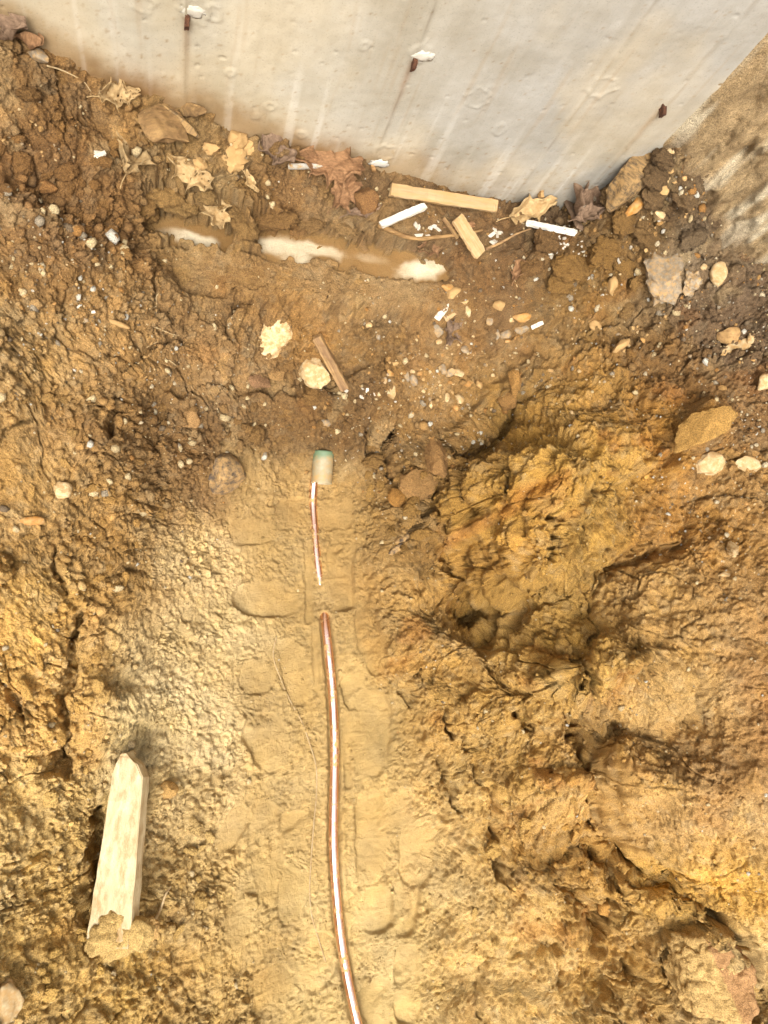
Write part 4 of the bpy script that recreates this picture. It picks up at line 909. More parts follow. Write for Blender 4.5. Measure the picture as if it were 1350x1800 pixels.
def cord(name, pts, lift, rad, m, label, cat, seg=8, n=70, group=None, rough=.05, taper=False):
    P = smooth_path(ground_path(pts, lift), n)
    rr = rad * (np.linspace(1, .45, n) if taper else np.ones(n))
    me = tube_mesh(name, P, rr, seg, rough, seed=len(bpy.data.objects)); pos = localise(me)
    o = link(name, me, m); o.location = pos; return tag(o, label, cat, group)
cord('thin_wire', [(486,1118),(480,1150),(492,1190),(508,1228),(530,1268),(545,1310),(555,1345),(556,1390),(551,1450),(546,1520),(544,1560),(548,1610),(558,1645),(572,1690)], .0025, .0016, M_STRAW, 'thin pale wire lying in the sand beside the copper pipe', 'wire', n=140)
cord('tree_root', [(664,401),(682,408),(706,418),(730,423),(770,420),(810,416),(846,408)], .010, .0062, M_ROOT, 'curved yellow brown root below the painted stick and wood shingle', 'root', 10, 60, taper=True, rough=.1)
cord('twig', [(84,120),(105,126),(130,137),(150,150),(160,164)], .006, .0015, M_STRAW, 'thin grey twig beside the pointed grey stone at the concrete wall', 'twig', taper=True)
cord('twig', [(258,572),(280,580),(305,590),(316,592)], .006, .0014, M_STRAW, 'pale straw twig across the crack in the left bank', 'twig', taper=True)
cord('twig', [(263,545),(275,540),(276,522),(279,518)], .006, .0014, M_STRAW, 'bent pale rootlet sticking up from the smooth clod', 'twig', taper=True)
cord('twig', [(258,612),(268,606),(277,602)], .004, .0013, M_STRAW, 'short pale twig beside the crack in the left bank', 'twig', taper=True)
cord('twig', [(297,634),(305,640),(312,646)], .004, .0012, M_STRAW, 'tiny pale twig above the flat silt slab', 'twig', taper=True)
cord('root_fibre', [(262,1640),(270,1620),(284,1590),(292,1568),(300,1555)], .012, .0045, M_STRAW, 'pale forked root fibre beside the pale timber stake', 'root', taper=True)
cord('tree_root', [(852,440),(880,428),(905,414),(930,405)], .006, .004, M_WOODD, 'dark brown root running to the white stick', 'root', 10, taper=True, rough=.1)
cord('rootlet', [(908,506),(904,490),(912,478)], .004, .0012, M_STRAW, 'fine rootlet below the clod covered in white chips', 'root', taper=True)

# ------------------------------------------------------------------ boards and sticks
def board_mesh(name, L, W, T, seed, point=0.0, taper=0.0, wob=.001, skew=0.0):
    r = random.Random(seed); bm = bmesh.new(); bmesh.ops.create_cube(bm, size=1)
    bmesh.ops.subdivide_edges(bm, edges=[e for e in bm.edges if abs((e.verts[0].co - e.verts[1].co).x) > .5], cuts=14)
    bmesh.ops.bevel(bm, geom=[e for e in bm.edges if e.calc_face_angle(0) > 1], offset=.03, segments=2, affect='EDGES')
    for v in bm.verts:
        t = v.co.x + .5
        wfac = 1 - taper * t
        if point: wfac *= 1 - sst(1 - point, 1, np.array(t)) * .82
        if t > .97 or t < .03: v.co.x += r.uniform(-.012, .012)
        v.co = Vector((v.co.x * L, v.co.y * W * wfac + skew * W * (sst(1 - max(point, .01), 1, np.array(t)) if point else 0), v.co.z * T)) + Vector([r.uniform(-wob, wob) for _ in range(3)])
    me = bpy.data.meshes.new(name); bm.to_mesh(me); bm.free(); return me
def board(name, p1, p2, wpx, thick, m, label, cat, lift=.0, roll=0.0, point=0, taper=0, group=None, seed=1, pin=None, skew=0):
    a, n1 = hit(*p1); b, n2 = hit(*p2)
    if pin is not None:
        a = Vector(at(*p1, pin[0])); b = Vector(at(*p2, pin[1]))
    mid = (a + b) / 2; d = b - a; L_ = d.length
    W_ = wpx * px2m(mid)
    me = board_mesh(name, L_, W_, thick, seed, point, taper, min(.0012, W_ * .05), skew)
    nn = ((n1 + n2) / 2 + Vector((0, 0, 2.5))).normalized() if pin is None else Vector((0, 0, 1))
    xa = d.normalized(); ya = nn.cross(xa).normalized(); za = xa.cross(ya)
    Rm = Matrix((xa, ya, za)).transposed() @ Matrix.Rotation(roll, 3, 'X')
    o = link(name, me, m); o.matrix_world = Matrix.Translation(mid + za * (thick * .35 + lift)) @ Rm.to_4x4()
    return tag(o, label, cat, group)
board('wooden_board', (684,337), (870,366), 21, .010, M_WOOD, 'long tan board lying at the foot of the concrete wall', 'board', .004, .35, seed=3, pin=(.525, .495))
board('painted_stick', (668,399), (746,366), 12, .008, M_WOODW, 'white painted wooden stick beside the curved root', 'stick', .006, seed=4, pin=(.502, .515))
board('wood_shingle', (797,386), (838,450), 26, .007, M_WOOD, 'flat tan wood shingle resting across the curved root', 'shingle', .012, seed=5, pin=(.50, .465))
board('wood_splinter', (775,385), (800,420), 6, .005, M_WOODD, 'thin brown splinter beside the flat tan shingle', 'splinter', .008, seed=6)
board('wood_slat_piece', (553,588), (603,680), 16, .016, M_WOODD, 'weathered brown wooden slat leaning beside the pale square stone', 'slat', .012, .5, seed=7)
board('timber_stake', (197,1655), (236,1322), 74, .045, M_WOODP, 'pale raw timber stake half buried in the left bank', 'stake', .004, -.30, point=.11, taper=.30, skew=.16, seed=8, pin=(.235, .205))
board('white_stick', (926,398), (1012,416), 10, .008, M_WOODW, 'split white stick lying above the clod of white chips', 'stick', .008, seed=9)
board('white_shard', (768,560), (789,533), 11, .005, M_WHITE, 'bright white pointed plastic shard beside the brown leaf sliver', 'shard', .002, point=.3, seed=10)
board('leaf_sliver', (781,560), (823,528), 14, .005, M_WOOD, 'tan pointed bark sliver beside the white plastic shard', 'bark', .002, point=.4, seed=11)
board('white_rod', (934,576), (955,566), 7, .006, M_WHITE, 'short white plastic rod alone on brown soil', 'plastic rod', .002, seed=12)
board('white_peg', (505,297), (566,297), 8, .006, M_WHITE, 'white wooden sliver lying on leaves at the concrete wall', 'sliver', .008, point=.3, seed=13)
board('bark_strip', (1012,412), (990,365), 15, .008, M_LEAFG, 'grey bark strip standing beside the crumpled grey leaf', 'bark', .014, seed=15)
board('bark_strip', (900,395), (965,350), 20, .006, M_LEAFP, 'long pale bark strip lying along the foot of the concrete wall', 'bark', .010, seed=16)

# ------------------------------------------------------------------ stones
def soilify(o, rgb, k=.70):
    ca = o.data.color_attributes.new('soil', 'FLOAT_COLOR', 'POINT'); n_v = len(o.data.vertices); c = np.array([v.co for v in o.data.vertices]); vr = 1 + .18 * perlin(c[:, 0] * 60, c[:, 1] * 60 + c[:, 2] * 40, 5)
    ca.data.foreach_set('color', np.c_[(lin(rgb) * k)[None] * vr[:, None], np.ones(n_v)].astype(np.float32).ravel()); return o
def stone(name, px, py, wpx, hpx, rot, m, label, cat='stone', zabs=None, flat=.55, cuts=7, sink=.3, seed=None, group=None, sub=3, rough=.10, me=None, tilt=.5):
    p, n_ = hit(px, py); k = px2m(p)
    if zabs: p = Vector(at(px, py, zabs)); n_ = Vector((0, 0, 1))
    sx, sy = wpx * k / 2, hpx * k / 2; sz = min(sx, sy) * flat
    if seed is None: seed = int(px * 7 + py * 3)
    if me is None: me = blob_mesh(name, sx / .86, sy / .86, sz / .8, seed, sub, rough, cuts)
    o = link(name, me, m)
    nn = (Vector((0, 0, 1)) * (1 - tilt) + n_ * tilt).normalized()
    Rm = nn.to_track_quat('Z', 'Y').to_matrix(); 
    xa = Vector((math.cos(math.radians(rot)), math.sin(math.radians(rot)), 0)); xa = (xa - nn * xa.dot(nn)).normalized(); ya = nn.cross(xa)
    o.matrix_world = Matrix.Translation(p + nn * sz * (1 - 2 * sink)) @ Matrix((xa, ya, nn)).transposed().to_4x4()
    return tag(o, label, cat, group)
stone('flat_stone', 482, 595, 58, 80, 8, M_CREAM, 'pale round flat stone half covered with soil near the slat', flat=.35, cuts=5, sink=.35, sub=4)
stone('square_stone', 556, 650, 50, 62, 22, M_CREAM, 'pale square stone beside the weathered brown slat', flat=.6, cuts=9, sink=.3, sub=4)
stone('dark_rock', 388, 838, 74, 72, 0, M_DARK, 'dark grey brown rock at the edge of the sand', 'rock', flat=.6, cuts=8, sink=.35, sub=4)
stone('pale_stone', 109, 862, 30, 38, 0, M_CREAM, 'single cream stone sitting on the crumbly left bank', flat=.7, seed=51)
stone('flat_stone', 55, 916, 46, 17, 8, M_OCHRE, 'narrow yellow stone lying flat in the left bank', flat=.7)
soilify(stone('round_stone', 335, 736, 36, 34, 0, M_SOIL, 'round buff stone in dark soil above the trench floor', rough=.16, flat=.8, cuts=5), (172,132,82))
stone('sandstone_slab', 282, 218, 74, 118, 28, M_SAND, 'big yellow sandstone slab leaning at the concrete wall', 'rock', flat=.4, cuts=8, sink=.3, sub=4)
stone('sandstone_slab', 330, 196, 26, 96, 48, M_SAND, 'long narrow sandstone piece beside the big yellow slab', 'rock', flat=.8, cuts=8, sink=.2, sub=4)
stone('sandstone_slab', 312, 212, 30, 84, 46, M_LAYER, 'thin flaky grey slab wedged against the big yellow sandstone', 'rock', flat=.6, cuts=8, sink=.25, sub=4)
stone('grey_stone', 66, 102, 42, 30, -35, M_GREY, 'pointed grey stone under the pinkish leaf at the wall', flat=.6, cuts=9, sink=.2)
for k, (px, py, a, b, r_) in enumerate([(420,252,36,34,0),(412,282,46,36,10),(438,262,20,26,0),(372,262,26,24,0),(352,288,22,20,0)]):
    stone('soil_clod', px, py, a, b, r_, M_BUFF, 'buff clod in the heap between sandstone slab and oak leaves', 'clod', flat=.7, cuts=4, rough=.25, group='buff clods at the wall foot')
soilify(stone('clod', 640, 352, 46, 44, 0, M_SOIL, 'brown clod at the wall foot below the large oak leaf', 'clod', flat=.7, cuts=5, rough=.2), (140,100,58))
# corner heap
stone('layered_rock', 1108, 312, 52, 130, -42, M_LAYER, 'big layered grey rock in the corner between both walls', 'rock', flat=.75, cuts=7, sink=.18, sub=4)
stone('layered_rock', 1150, 262, 50, 60, -30, M_LAYER, 'upper grey rock tucked into the corner of both walls', 'rock', flat=.8, cuts=7, sink=.35, sub=4)
stone('orange_stone', 1121, 361, 48, 20, 32, M_OCHRE, 'orange brown elongated stone on the corner heap', flat=.8, cuts=8, sink=.15)
stone('pale_stone', 1154, 382, 44, 26, 12, M_CREAM, 'cream angular stone on the corner heap below orange stone', flat=.6, cuts=8, sink=.15)
for k, (px, py, a, b) in enumerate([(1168,296,14,14),(1180,300,12,12),(1186,318,10,10),(1172,314,18,14),(1203,313,10,10),(1205,372,10,8),(1178,268,12,14),(1165,330,26,18),(1147,360,9,7),(1236,470,12,12)]):
    stone('pebble', px, py, a, b, random.uniform(0, 180), M_BUFF if k % 3 else M_CREAM, 'small buff pebble in the dark soil of the corner heap', 'pebble', cuts=6, sink=.2, group='pebbles of the corner heap', sub=2)
stone('cream_block', 1263, 484, 28, 44, -12, M_CREAM, 'cream block of stone below the rough wall', flat=.9, cuts=9, sink=.2)
stone('ashy_rock', 1163, 488, 62, 80, 10, M_GREY, 'rough ash grey rock coated with white powder under rough wall', 'rock', flat=.6, cuts=5, sink=.4, rough=.25, sub=4)
stone('ashy_rock', 1212, 500, 46, 40, -20, M_GREY, 'smaller ash grey rock right beside the powdered one', 'rock', flat=.6, cuts=5, sink=.4, rough=.25, sub=4)
stone('brown_stone', 1280, 592, 40, 36, 10, M_BROWN, 'brown stone beside a dark hole below the rough wall', flat=.8, cuts=8)
stone('pale_stone', 1294, 612, 54, 20, 22, M_CREAM, 'long cream stone next to the dark hole', flat=.6, cuts=6, sink=.25)
stone('pale_stone', 1318, 596, 14, 16, 22, M_CREAM, 'tiny cream stone above the long cream one', flat=.8, cuts=6, sink=.2, sub=2)
stone('pale_stone', 1343, 672, 34, 26, 22, M_CREAM, 'cream stone at the top edge of the ochre bank', flat=.6, cuts=6, sink=.25)
stone('pale_stone', 1242, 818, 54, 36, 28, M_CREAM, 'large angular cream stone embedded in the ochre bank', flat=.5, cuts=7, sink=.35, sub=4)
stone('pale_stone', 1312, 816, 44, 28, -10, M_CREAM, 'rounded cream stone next to the large angular one', flat=.5, cuts=5, sink=.35)
stone('pale_stone', 1287, 964, 78, 20, 22, M_CREAM, 'long bare cream stone streak in the ochre bank', flat=.7, cuts=5, sink=.45, rough=.25, sub=4)
stone('pale_stone', 1276, 1011, 26, 10, 5, M_CREAM, 'small flat cream stone below the long streak', flat=.7, cuts=5, sink=.4)
soilify(stone('ochre_rock', 1240, 752, 100, 56, 28, M_SOIL, 'angular ochre rock on the edge of the right bank', 'rock', rough=.16, flat=.5, cuts=8, sink=.62, sub=4), (176,134,70))
stone('yellow_stone', 785, 506, 22, 15, 10, M_OCHRE, 'yellow stone just below the footing patch', flat=.7)
stone('olive_stone', 797, 517, 28, 18, 20, M_BUFF, 'dull buff stone touching the yellow one', flat=.7)
soilify(stone('brown_rock', 905, 674, 24, 42, 14, M_SOIL, 'upright ochre rock at the rim of the right bank', 'rock', rough=.16, flat=.9, cuts=7), (168,124,66))
soilify(stone('brown_rock', 890, 700, 32, 34, 10, M_SOIL, 'rounded brown rock next to the upright ochre one', 'rock', rough=.16, flat=.8, cuts=5), (150,110,60))
soilify(stone('brown_rock', 767, 800, 48, 74, 0, M_SOIL, 'tall brown stone above the trench at the foot of ochre bank', 'rock', rough=.16, flat=.7, cuts=6, sink=.4, sub=4), (146,108,62))
soilify(stone('brown_rock', 735, 850, 68, 48, 0, M_SOIL, 'broad layered brown rock below the tall brown stone', 'rock', rough=.16, flat=.6, cuts=6, sink=.4, sub=4), (150,112,64))
soilify(stone('brown_rock', 705, 872, 44, 36, 0, M_SOIL, 'knobbly ochre rock at the corner of sand and ochre bank', 'rock', rough=.16, flat=.7, cuts=6, sink=.4), (158,112,52))
stone('dark_shard', 712, 948, 44, 14, 38, M_DARK, 'dark grey slaty shard in the gap beside the sand', 'rock', flat=.8, cuts=6)
stone('dark_shard', 700, 962, 36, 10, 40, M_DARK, 'thin dark shard under the slaty one', 'rock', flat=.8, cuts=6)
soilify(stone('silt_slab', 455, 672, 40, 28, -15, M_SOIL, 'flat reddish brown silt slab beside the pale round stone', 'slab', rough=.16, flat=.4, cuts=6), (150,112,76))
soilify(stone('silt_slab', 485, 660, 26, 24, 10, M_SOIL, 'flat buff silt slab below the pale round stone', 'slab', rough=.16, flat=.4, cuts=6), (172,132,80))
soilify(stone('orange_cobble', 78, 332, 44, 26, -15, M_SOIL, 'smooth brown cobble in crumbly soil of the left bank', rough=.16, flat=.7, cuts=4), (150,106,58))
stone('pale_stone', 5, 1772, 60, 110, 10, M_CREAM, 'big cream stone at the lower end of the left bank', 'rock', flat=.5, cuts=6, sink=.35, sub=4)
cb = stone('clay_block', 1234, 1716, 134, 150, 8, M_SOIL, 'square sandy block with bare reddish side at the crevice', 'rock', flat=.62, cuts=9, sink=.5, rough=.12, sub=6)
nv = np.array([v.co for v in cb.data.vertices]); vn = np.array([v.normal for v in cb.data.vertices])
nv = nv + vn * (.010 * par(billow(.03, 4, .6, 888), nv[:, 0], nv[:, 1], nv[:, 2]))[:, None]
cb.data.vertices.foreach_set('co', nv.astype(np.float32).ravel()); soilify(cb, (208, 170, 106))
cd = cb.data.color_attributes['soil'].data
for v, d_ in zip(cb.data.vertices, cd):
    if v.co.x > .045: d_.color = (*(lin((188, 142, 92)) * .7), 1)
stone('grey_stone', 570, 745, 20, 18, 0, M_GREY, 'small grey stone in dark soil above the sleeve', flat=.8)
soilify(stone('clod', 1065, 1600, 26, 26, 0, M_SOIL, 'round clay clod in the gully of the right bank', 'clod', rough=.16, flat=.9, cuts=3, sink=.3), (196,144,72))
soilify(stone('clod', 295, 1388, 30, 26, 0, M_SOIL, 'small round clod right of the timber stake tip', 'clod', rough=.16, flat=.8, cuts=3), (206,162,96))
soilify(stone('clod', 255, 1630, 44, 40, 0, M_SOIL, 'sandy clod against the lower end of the timber stake', 'clod', flat=.8, cuts=3, sub=4, rough=.25), (208,166,102))
for px, py, a, b in [(184, 1646, 56, 40), (216, 1656, 58, 36), (242, 1640, 44, 44), (200, 1620, 40, 30)]:
    soilify(stone('clod', px, py, a, b, random.uniform(0, 90), M_SOIL, zabs=.262, cat='clod', label='sandy clod caked on the lower end of the timber stake', flat=.7, cuts=0, sub=4, rough=.22, sink=.35, group='clods caked on the stake'), (206, 170, 104))
stone('flat_cobble', 205, 570, 40, 12, -18, M_BUFF, 'narrow buff stone edge beside a white pebble', flat=.7)
for k, (px, py) in enumerate([(1045,573),(1092,608),(1170,560),(1075,505)]):
    stone('bank_stone', px, py, 24 + 8 * (k % 2), 18, 20 * k, M_BUFF, 'buff stone set in the soil between gravel and rough wall', flat=.7, group='buff stones under the rough wall')

# loose clods broken off the banks
M_CLOD = soil_mat('clod_soil', 1.2, True)
CLM = []
for k in range(10):
    me = blob_mesh('soil_clod', 1, 1, .8, 1200 + k, 4, .22, 5 if k % 2 else 0)
    q_ = np.array([v.co for v in me.vertices]).astype(np.float32) + k
    nr = np.array([v.normal for v in me.vertices]); bb = billow(.5, 4, .62, 1300 + k)(q_[:, 0], q_[:, 1], q_[:, 2])
    me.vertices.foreach_set('co', (q_ - k + nr * (.28 * (bb - .4))[:, None]).astype(np.float32).ravel()); me.materials.append(M_CLOD); me.update(); CLM.append(me)
def ground_rgb(x, y):
    return tuple(float(bil(g, x, y)) * k for g, k in zip(CF, (.965, 1.02, 1)))
def clod(px, py, wpx, hpx, rot, label, group, r, sink=.25):
    p, n_ = hit(px, py); k = px2m(p); o = bpy.data.objects.new('soil_clod', CLM[r.randrange(10)]); COL.objects.link(o)
    sx, sy = wpx * k / 2, hpx * k / 2; sz = min(sx, sy) * r.uniform(.7, .95)
    o.scale = (sx, sy, sz); o.rotation_euler = (r.uniform(-.5, .5), r.uniform(-.5, .5), math.radians(rot)); o.location = p + n_ * sz * (.6 - sink)
    t = r.uniform(.88, 1.12); g = ground_rgb(p.x, p.y); o.color = (g[0] * t, g[1] * t, g[2] * t, 1); tag(o, label, 'clod', group)
rc = random.Random(77)
for (px, py, a, b, rot) in [(318,358,70,40,5),(395,360,56,40,20),(430,405,46,50,0),(482,384,88,44,-6),(548,388,50,34,10),(610,398,56,30,-8),(262,376,40,36,0),(366,345,40,34,0),(288,344,56,40,10),(326,352,44,36,0),(258,356,36,40,0),(420,370,40,34,0)]:
    clod(px, py, a, b, rot, 'large damp brown clod along the upper rim of the puddle', 'clods along the puddle rim', rc)
for (px, py, a, b, rot) in [(1078,352,50,44,0),(1092,392,60,44,20),(1150,310,50,44,0),(1150,345,60,40,10),(1195,350,44,60,0),(1165,275,44,40,0),(1130,415,70,44,0),(1210,420,50,60,0)]:
    clod(px, py, a, b, rot, 'dark clod heaped in the corner around the layered rock', 'clods of the corner heap', rc, .3)
for (px, py, a, b, rot) in [(960,432,56,48,10),(1010,470,70,54,0),(1060,440,60,50,20),(930,470,44,40,0),(985,498,50,36,10),(1095,470,40,44,0)]:
    clod(px, py, a, b, rot, 'dark crumbly clod strewn with white chips', 'dark clods with white chips', rc)
for (cx, cy, rx, ry, n, lo, hi, label, group) in [(110,320,110,170,26,14,44,'dark brown clod on the upper left bank under the pinkish leaf','clods of the upper left bank'),(120,900,120,200,24,10,30,'tan brown clod on the crumbly left bank near the cream stone','clods of the left bank'),
    (90,1280,90,200,20,12,40,'yellowish clod on the left bank above the timber stake','clods above the stake'),(330,1530,50,140,14,10,30,'sandy clod in the loose strip beside the timber stake','clods beside the stake'),(470,730,180,40,18,12,36,'dark clod on the slope at the trench end','clods at the trench end'),
    (710,870,60,90,16,14,40,'brown clod at the foot of the ochre mound beside the sand','clods at the mound foot'),(1180,560,140,60,12,12,34,'dark clod on the slope below the rough wall','clods below the rough wall'),(100,1690,100,80,10,14,44,'ochre clod at the lower end of the left bank','clods at the lower left bank'),(900,1480,110,180,14,10,30,'ochre clod in the gullies of the right bank','clods of the right gullies')]:
    for k in range(n):
        clod(cx + rx * max(-1, min(1, rc.gauss(0, .6))), cy + ry * max(-1, min(1, rc.gauss(0, .6))), lo + (hi - lo) * rc.random() ** 2, lo + (hi - lo) * rc.random() ** 2.5, rc.uniform(0, 180), label, group, rc, .38)

# gravel: each pebble on its own
def pebbles(cx, cy, rx, ry, n, smin, smax, label, group, seed, mats):
    r = random.Random(seed)
    for k in range(n):
        while True:
            u, v = r.gauss(0, .5), r.gauss(0, .5)
            if u * u + v * v < 1.3: break
        s = smin + (smax - smin) * r.random() ** 2.2
        nm, mm, word = r.choice(mats)
        me = PEB[r.randrange(len(PEB))]
        px, py = cx + u * rx, cy + v * ry
        p, n_ = hit(px, py); sc = s * px2m(p) / 2
        o = bpy.data.objects.new(nm, me[mm]); COL.objects.link(o)
        o.location = p + n_ * sc * .25; o.scale = (sc * r.uniform(.8, 1.3), sc * r.uniform(.7, 1.0), sc * r.uniform(.6, .8)); o.rotation_euler = (r.uniform(-.4, .4), r.uniform(-.4, .4), r.uniform(0, 6.28))
        tag(o, label.replace('*', word), 'pebble', group.replace('*', word))
PM = {'cream': M_CREAM, 'buff': M_BUFF, 'grey': M_GREY, 'ochre': M_OCHRE}
PEB = []
for k in range(9):
    d = {}
    base_me = blob_mesh('pebble', 1, 1, 1, 900 + k, 2, .12, 8 if k % 3 else 3)
    for nm, mm in PM.items():
        c_ = base_me.copy(); c_.materials.append(mm); d[nm] = c_
        for p_ in c_.polygons: p_.use_smooth = True
        try: c_.set_sharp_from_angle(angle=math.radians(40))
        except Exception: pass
    PEB.append(d)
MX = [('cream_pebble', 'cream', 'cream'), ('buff_pebble', 'buff', 'buff'), ('buff_pebble', 'buff', 'buff'), ('grey_pebble', 'grey', 'grey'), ('ochre_pebble', 'ochre', 'ochre'), ('cream_pebble', 'cream', 'cream')]
for (px, py, a, b, r_, c) in [(688,688,20,26,20,'cream'),(668,691,10,12,0,'cream'),(805,657,20,20,-20,'cream'),(806,702,16,20,25,'cream'),(770,582,16,22,10,'grey'),(817,615,16,14,0,'grey'),(779,650,14,18,20,'grey'),(792,655,18,20,0,'grey'),(714,662,13,18,10,'grey'),(728,671,15,22,25,'grey'),(757,710,12,16,0,'cream'),(785,699,10,18,10,'cream'),(772,602,12,10,0,'cream'),(822,548,12,18,10,'cream'),(875,589,10,18,5,'grey'),(888,589,18,18,20,'grey'),(916,578,24,17,0,'grey'),(888,600,20,10,-5,'ochre'),(860,564,12,18,10,'grey'),(899,563,10,10,0,'cream'),(877,540,22,18,0,'buff'),(800,718,14,12,0,'ochre'),(840,675,12,20,0,'buff'),(776,647,10,10,0,'cream'),(725,653,9,8,0,'cream'),(738,658,10,8,0,'ochre'),(676,669,12,12,0,'grey'),(820,674,16,12,0,'ochre'),(918,558,34,16,4,'ochre'),(664,592,12,14,0,'grey'),(648,572,12,10,0,'cream'),(684,656,22,14,0,'ochre'),(695,640,12,10,0,'buff')]:
    stone(c + '_pebble', px, py, a, b, r_, PM[c], c + ' pebble in the gravel scatter below the white plastic shard', 'pebble', flat=.7, cuts=8, sink=.25, group=c + ' gravel pebbles', sub=3)
pebbles(775, 655, 120, 90, 70, 4, 11, '* pebble in the gravel scatter below the white plastic shard', '* gravel pebbles', 21, MX)
pebbles(110, 530, 150, 60, 30, 4, 12, '* pebble on the left bank among fine grey grit', '* grit pebbles of the left bank', 22, MX)
pebbles(290, 620, 60, 30, 12, 4, 9, '* pebble above the flat silt slab on the left', '* pebbles above the silt slab', 23, MX)
pebbles(1080, 590, 160, 60, 26, 4, 11, '* pebble on the slope between gravel and rough wall', '* pebbles under the rough wall', 24, MX)
pebbles(1280, 600, 80, 60, 24, 4, 12, '* pebble in the dark soil around the black hole', '* pebbles around the hole', 25, MX)
pebbles(1280, 900, 70, 130, 26, 4, 10, '* pebble in the sandy top of the ochre bank', '* pebbles of the ochre bank', 26, MX)
pebbles(1010, 690, 90, 60, 14, 5, 13, '* pebble on the crown of the ochre clay mound', '* pebbles on the clay mound', 27, MX)
pebbles(60, 250, 70, 100, 14, 4, 11, '* pebble in the dark crumbly soil below the pinkish leaf', '* pebbles in dark soil', 28, MX)
pebbles(1130, 400, 90, 90, 22, 4, 9, '* pebble scattered over the corner heap', '* pebbles over the corner heap', 29, MX)

# white chips
def chip_mesh(k):
    bm = bmesh.new(); bmesh.ops.create_cube(bm, size=1); r = random.Random(1000 + k)
    bmesh.ops.bevel(bm, geom=bm.edges[:], offset=.08, segments=1, affect='EDGES')
    for v in bm.verts: v.co = Vector((v.co.x * (1 + .3 * v.co.y), v.co.y, v.co.z + .3 * v.co.x * v.co.x)) + Vector([r.uniform(-.1, .1) for _ in range(3)])
    me = bpy.data.meshes.new('white_chip'); bm.to_mesh(me); bm.free(); me.materials.append(M_WHITE); return me
CH = [chip_mesh(k) for k in range(6)]
def chips(cx, cy, rx, ry, n, lo, hi, label, group, seed):
    r = random.Random(seed)
    for k in range(n):
        u, v = max(-1, min(1, r.gauss(0, .5))), max(-1, min(1, r.gauss(0, .5)))
        p, n_ = hit(cx + u * rx, cy + v * ry); s = r.uniform(lo, hi) * px2m(p)
        o = bpy.data.objects.new('white_chip', CH[r.randrange(6)]); COL.objects.link(o)
        o.scale = (s * r.uniform(.7, 1.5), s * r.uniform(.4, .7), s * r.uniform(.2, .4)); o.location = p + n_ * s * .03
        o.rotation_euler = (r.uniform(-.5, .5), r.uniform(-.5, .5), r.uniform(0, 6.28)); tag(o, label, 'chip', group)
chips(985, 428, 46, 26, 26, 4, 10, 'white plastic chip strewn over the dark clod below white stick', 'white chips on the dark clod', 31)
chips(1050, 450, 60, 40, 14, 4, 9, 'white plastic chip strewn over the dark clod below white stick', 'white chips on the dark clod', 32)
chips(750, 400, 30, 14, 9, 5, 11, 'white flake between the painted stick and the wood shingle', 'white flakes near the shingle', 33)
chips(880, 415, 20, 30, 5, 8, 14, 'white flake between the wood shingle and the white stick', 'white flakes left of the white stick', 34)
chips(640, 690, 40, 14, 9, 4, 9, 'white crumb in the dark soil below the brown slat', 'white crumbs under the slat', 35)
chips(190, 560, 90, 90, 7, 4, 8, 'white speck lying on the left bank', 'white specks of the left bank', 36)
chips(178, 275, 8, 8, 2, 12, 16, 'white lump beside the torn pale leaf', 'white lumps by the torn leaf', 37)

# ------------------------------------------------------------------ dead leaves
def leaf_mesh(name, L_, W_, lobes, curl, fold, seed, torn=.0):
    r = random.Random(seed); nt_, ns_ = 44, 13; bm = bmesh.new(); G = []
    ph = r.uniform(0, 6)
    for i in range(nt_):
        t = i / (nt_ - 1); row = []
        env = math.sin(math.pi * min(max(t, .02), .985)) ** .65 * (.75 + .5 * t * (1 - t) * 2)
        for j in range(ns_):
            s = (j / (ns_ - 1)) * 2 - 1; sd_ = 1 if s > 0 else -1
            lob = 1.1 + .30 * math.sin(lobes * 2 * math.pi * t + ph + .6 * sd_) + .14 * math.sin(lobes * 5.3 * math.pi * t + ph * 2 + sd_) + torn * r.uniform(-.5, .2)
            wv = W_ / 2 * env * max(.12, lob)
            x = (t - .5) * L_ + .22 * W_ * abs(s) ** 1.5 * math.sin(lobes * 2 * math.pi * t + ph + 1.2) * .6; y = s * wv
            z = 1.5 * curl * W_ * (s * s) * (.6 + .5 * math.sin(3 * t + ph)) + fold * L_ * (t - .5) ** 2 * 1.6 + .09 * W_ * math.sin(9 * t + 4 * s + ph) + .05 * W_ * math.sin(17 * t - 6 * s + ph) + .04 * W_ * abs(math.sin(lobes * 3.14 * t)) * abs(s) - .02 * W_ * (abs(s) < .05)
            row.append(bm.verts.new((x, y, z)))
        G.append(row)
    for i in range(nt_ - 1):
        for j in range(ns_ - 1):
            if torn and r.random() < torn * .25 and 0 < j < ns_ - 2: continue
            f = bm.faces.new((G[i][j], G[i + 1][j], G[i + 1][j + 1], G[i][j + 1])); f.smooth = True
    loose = [v for v in bm.verts if not v.link_faces]; bmesh.ops.delete(bm, geom=loose, context='VERTS')
    me = bpy.data.meshes.new(name); bm.to_mesh(me); bm.free(); return me
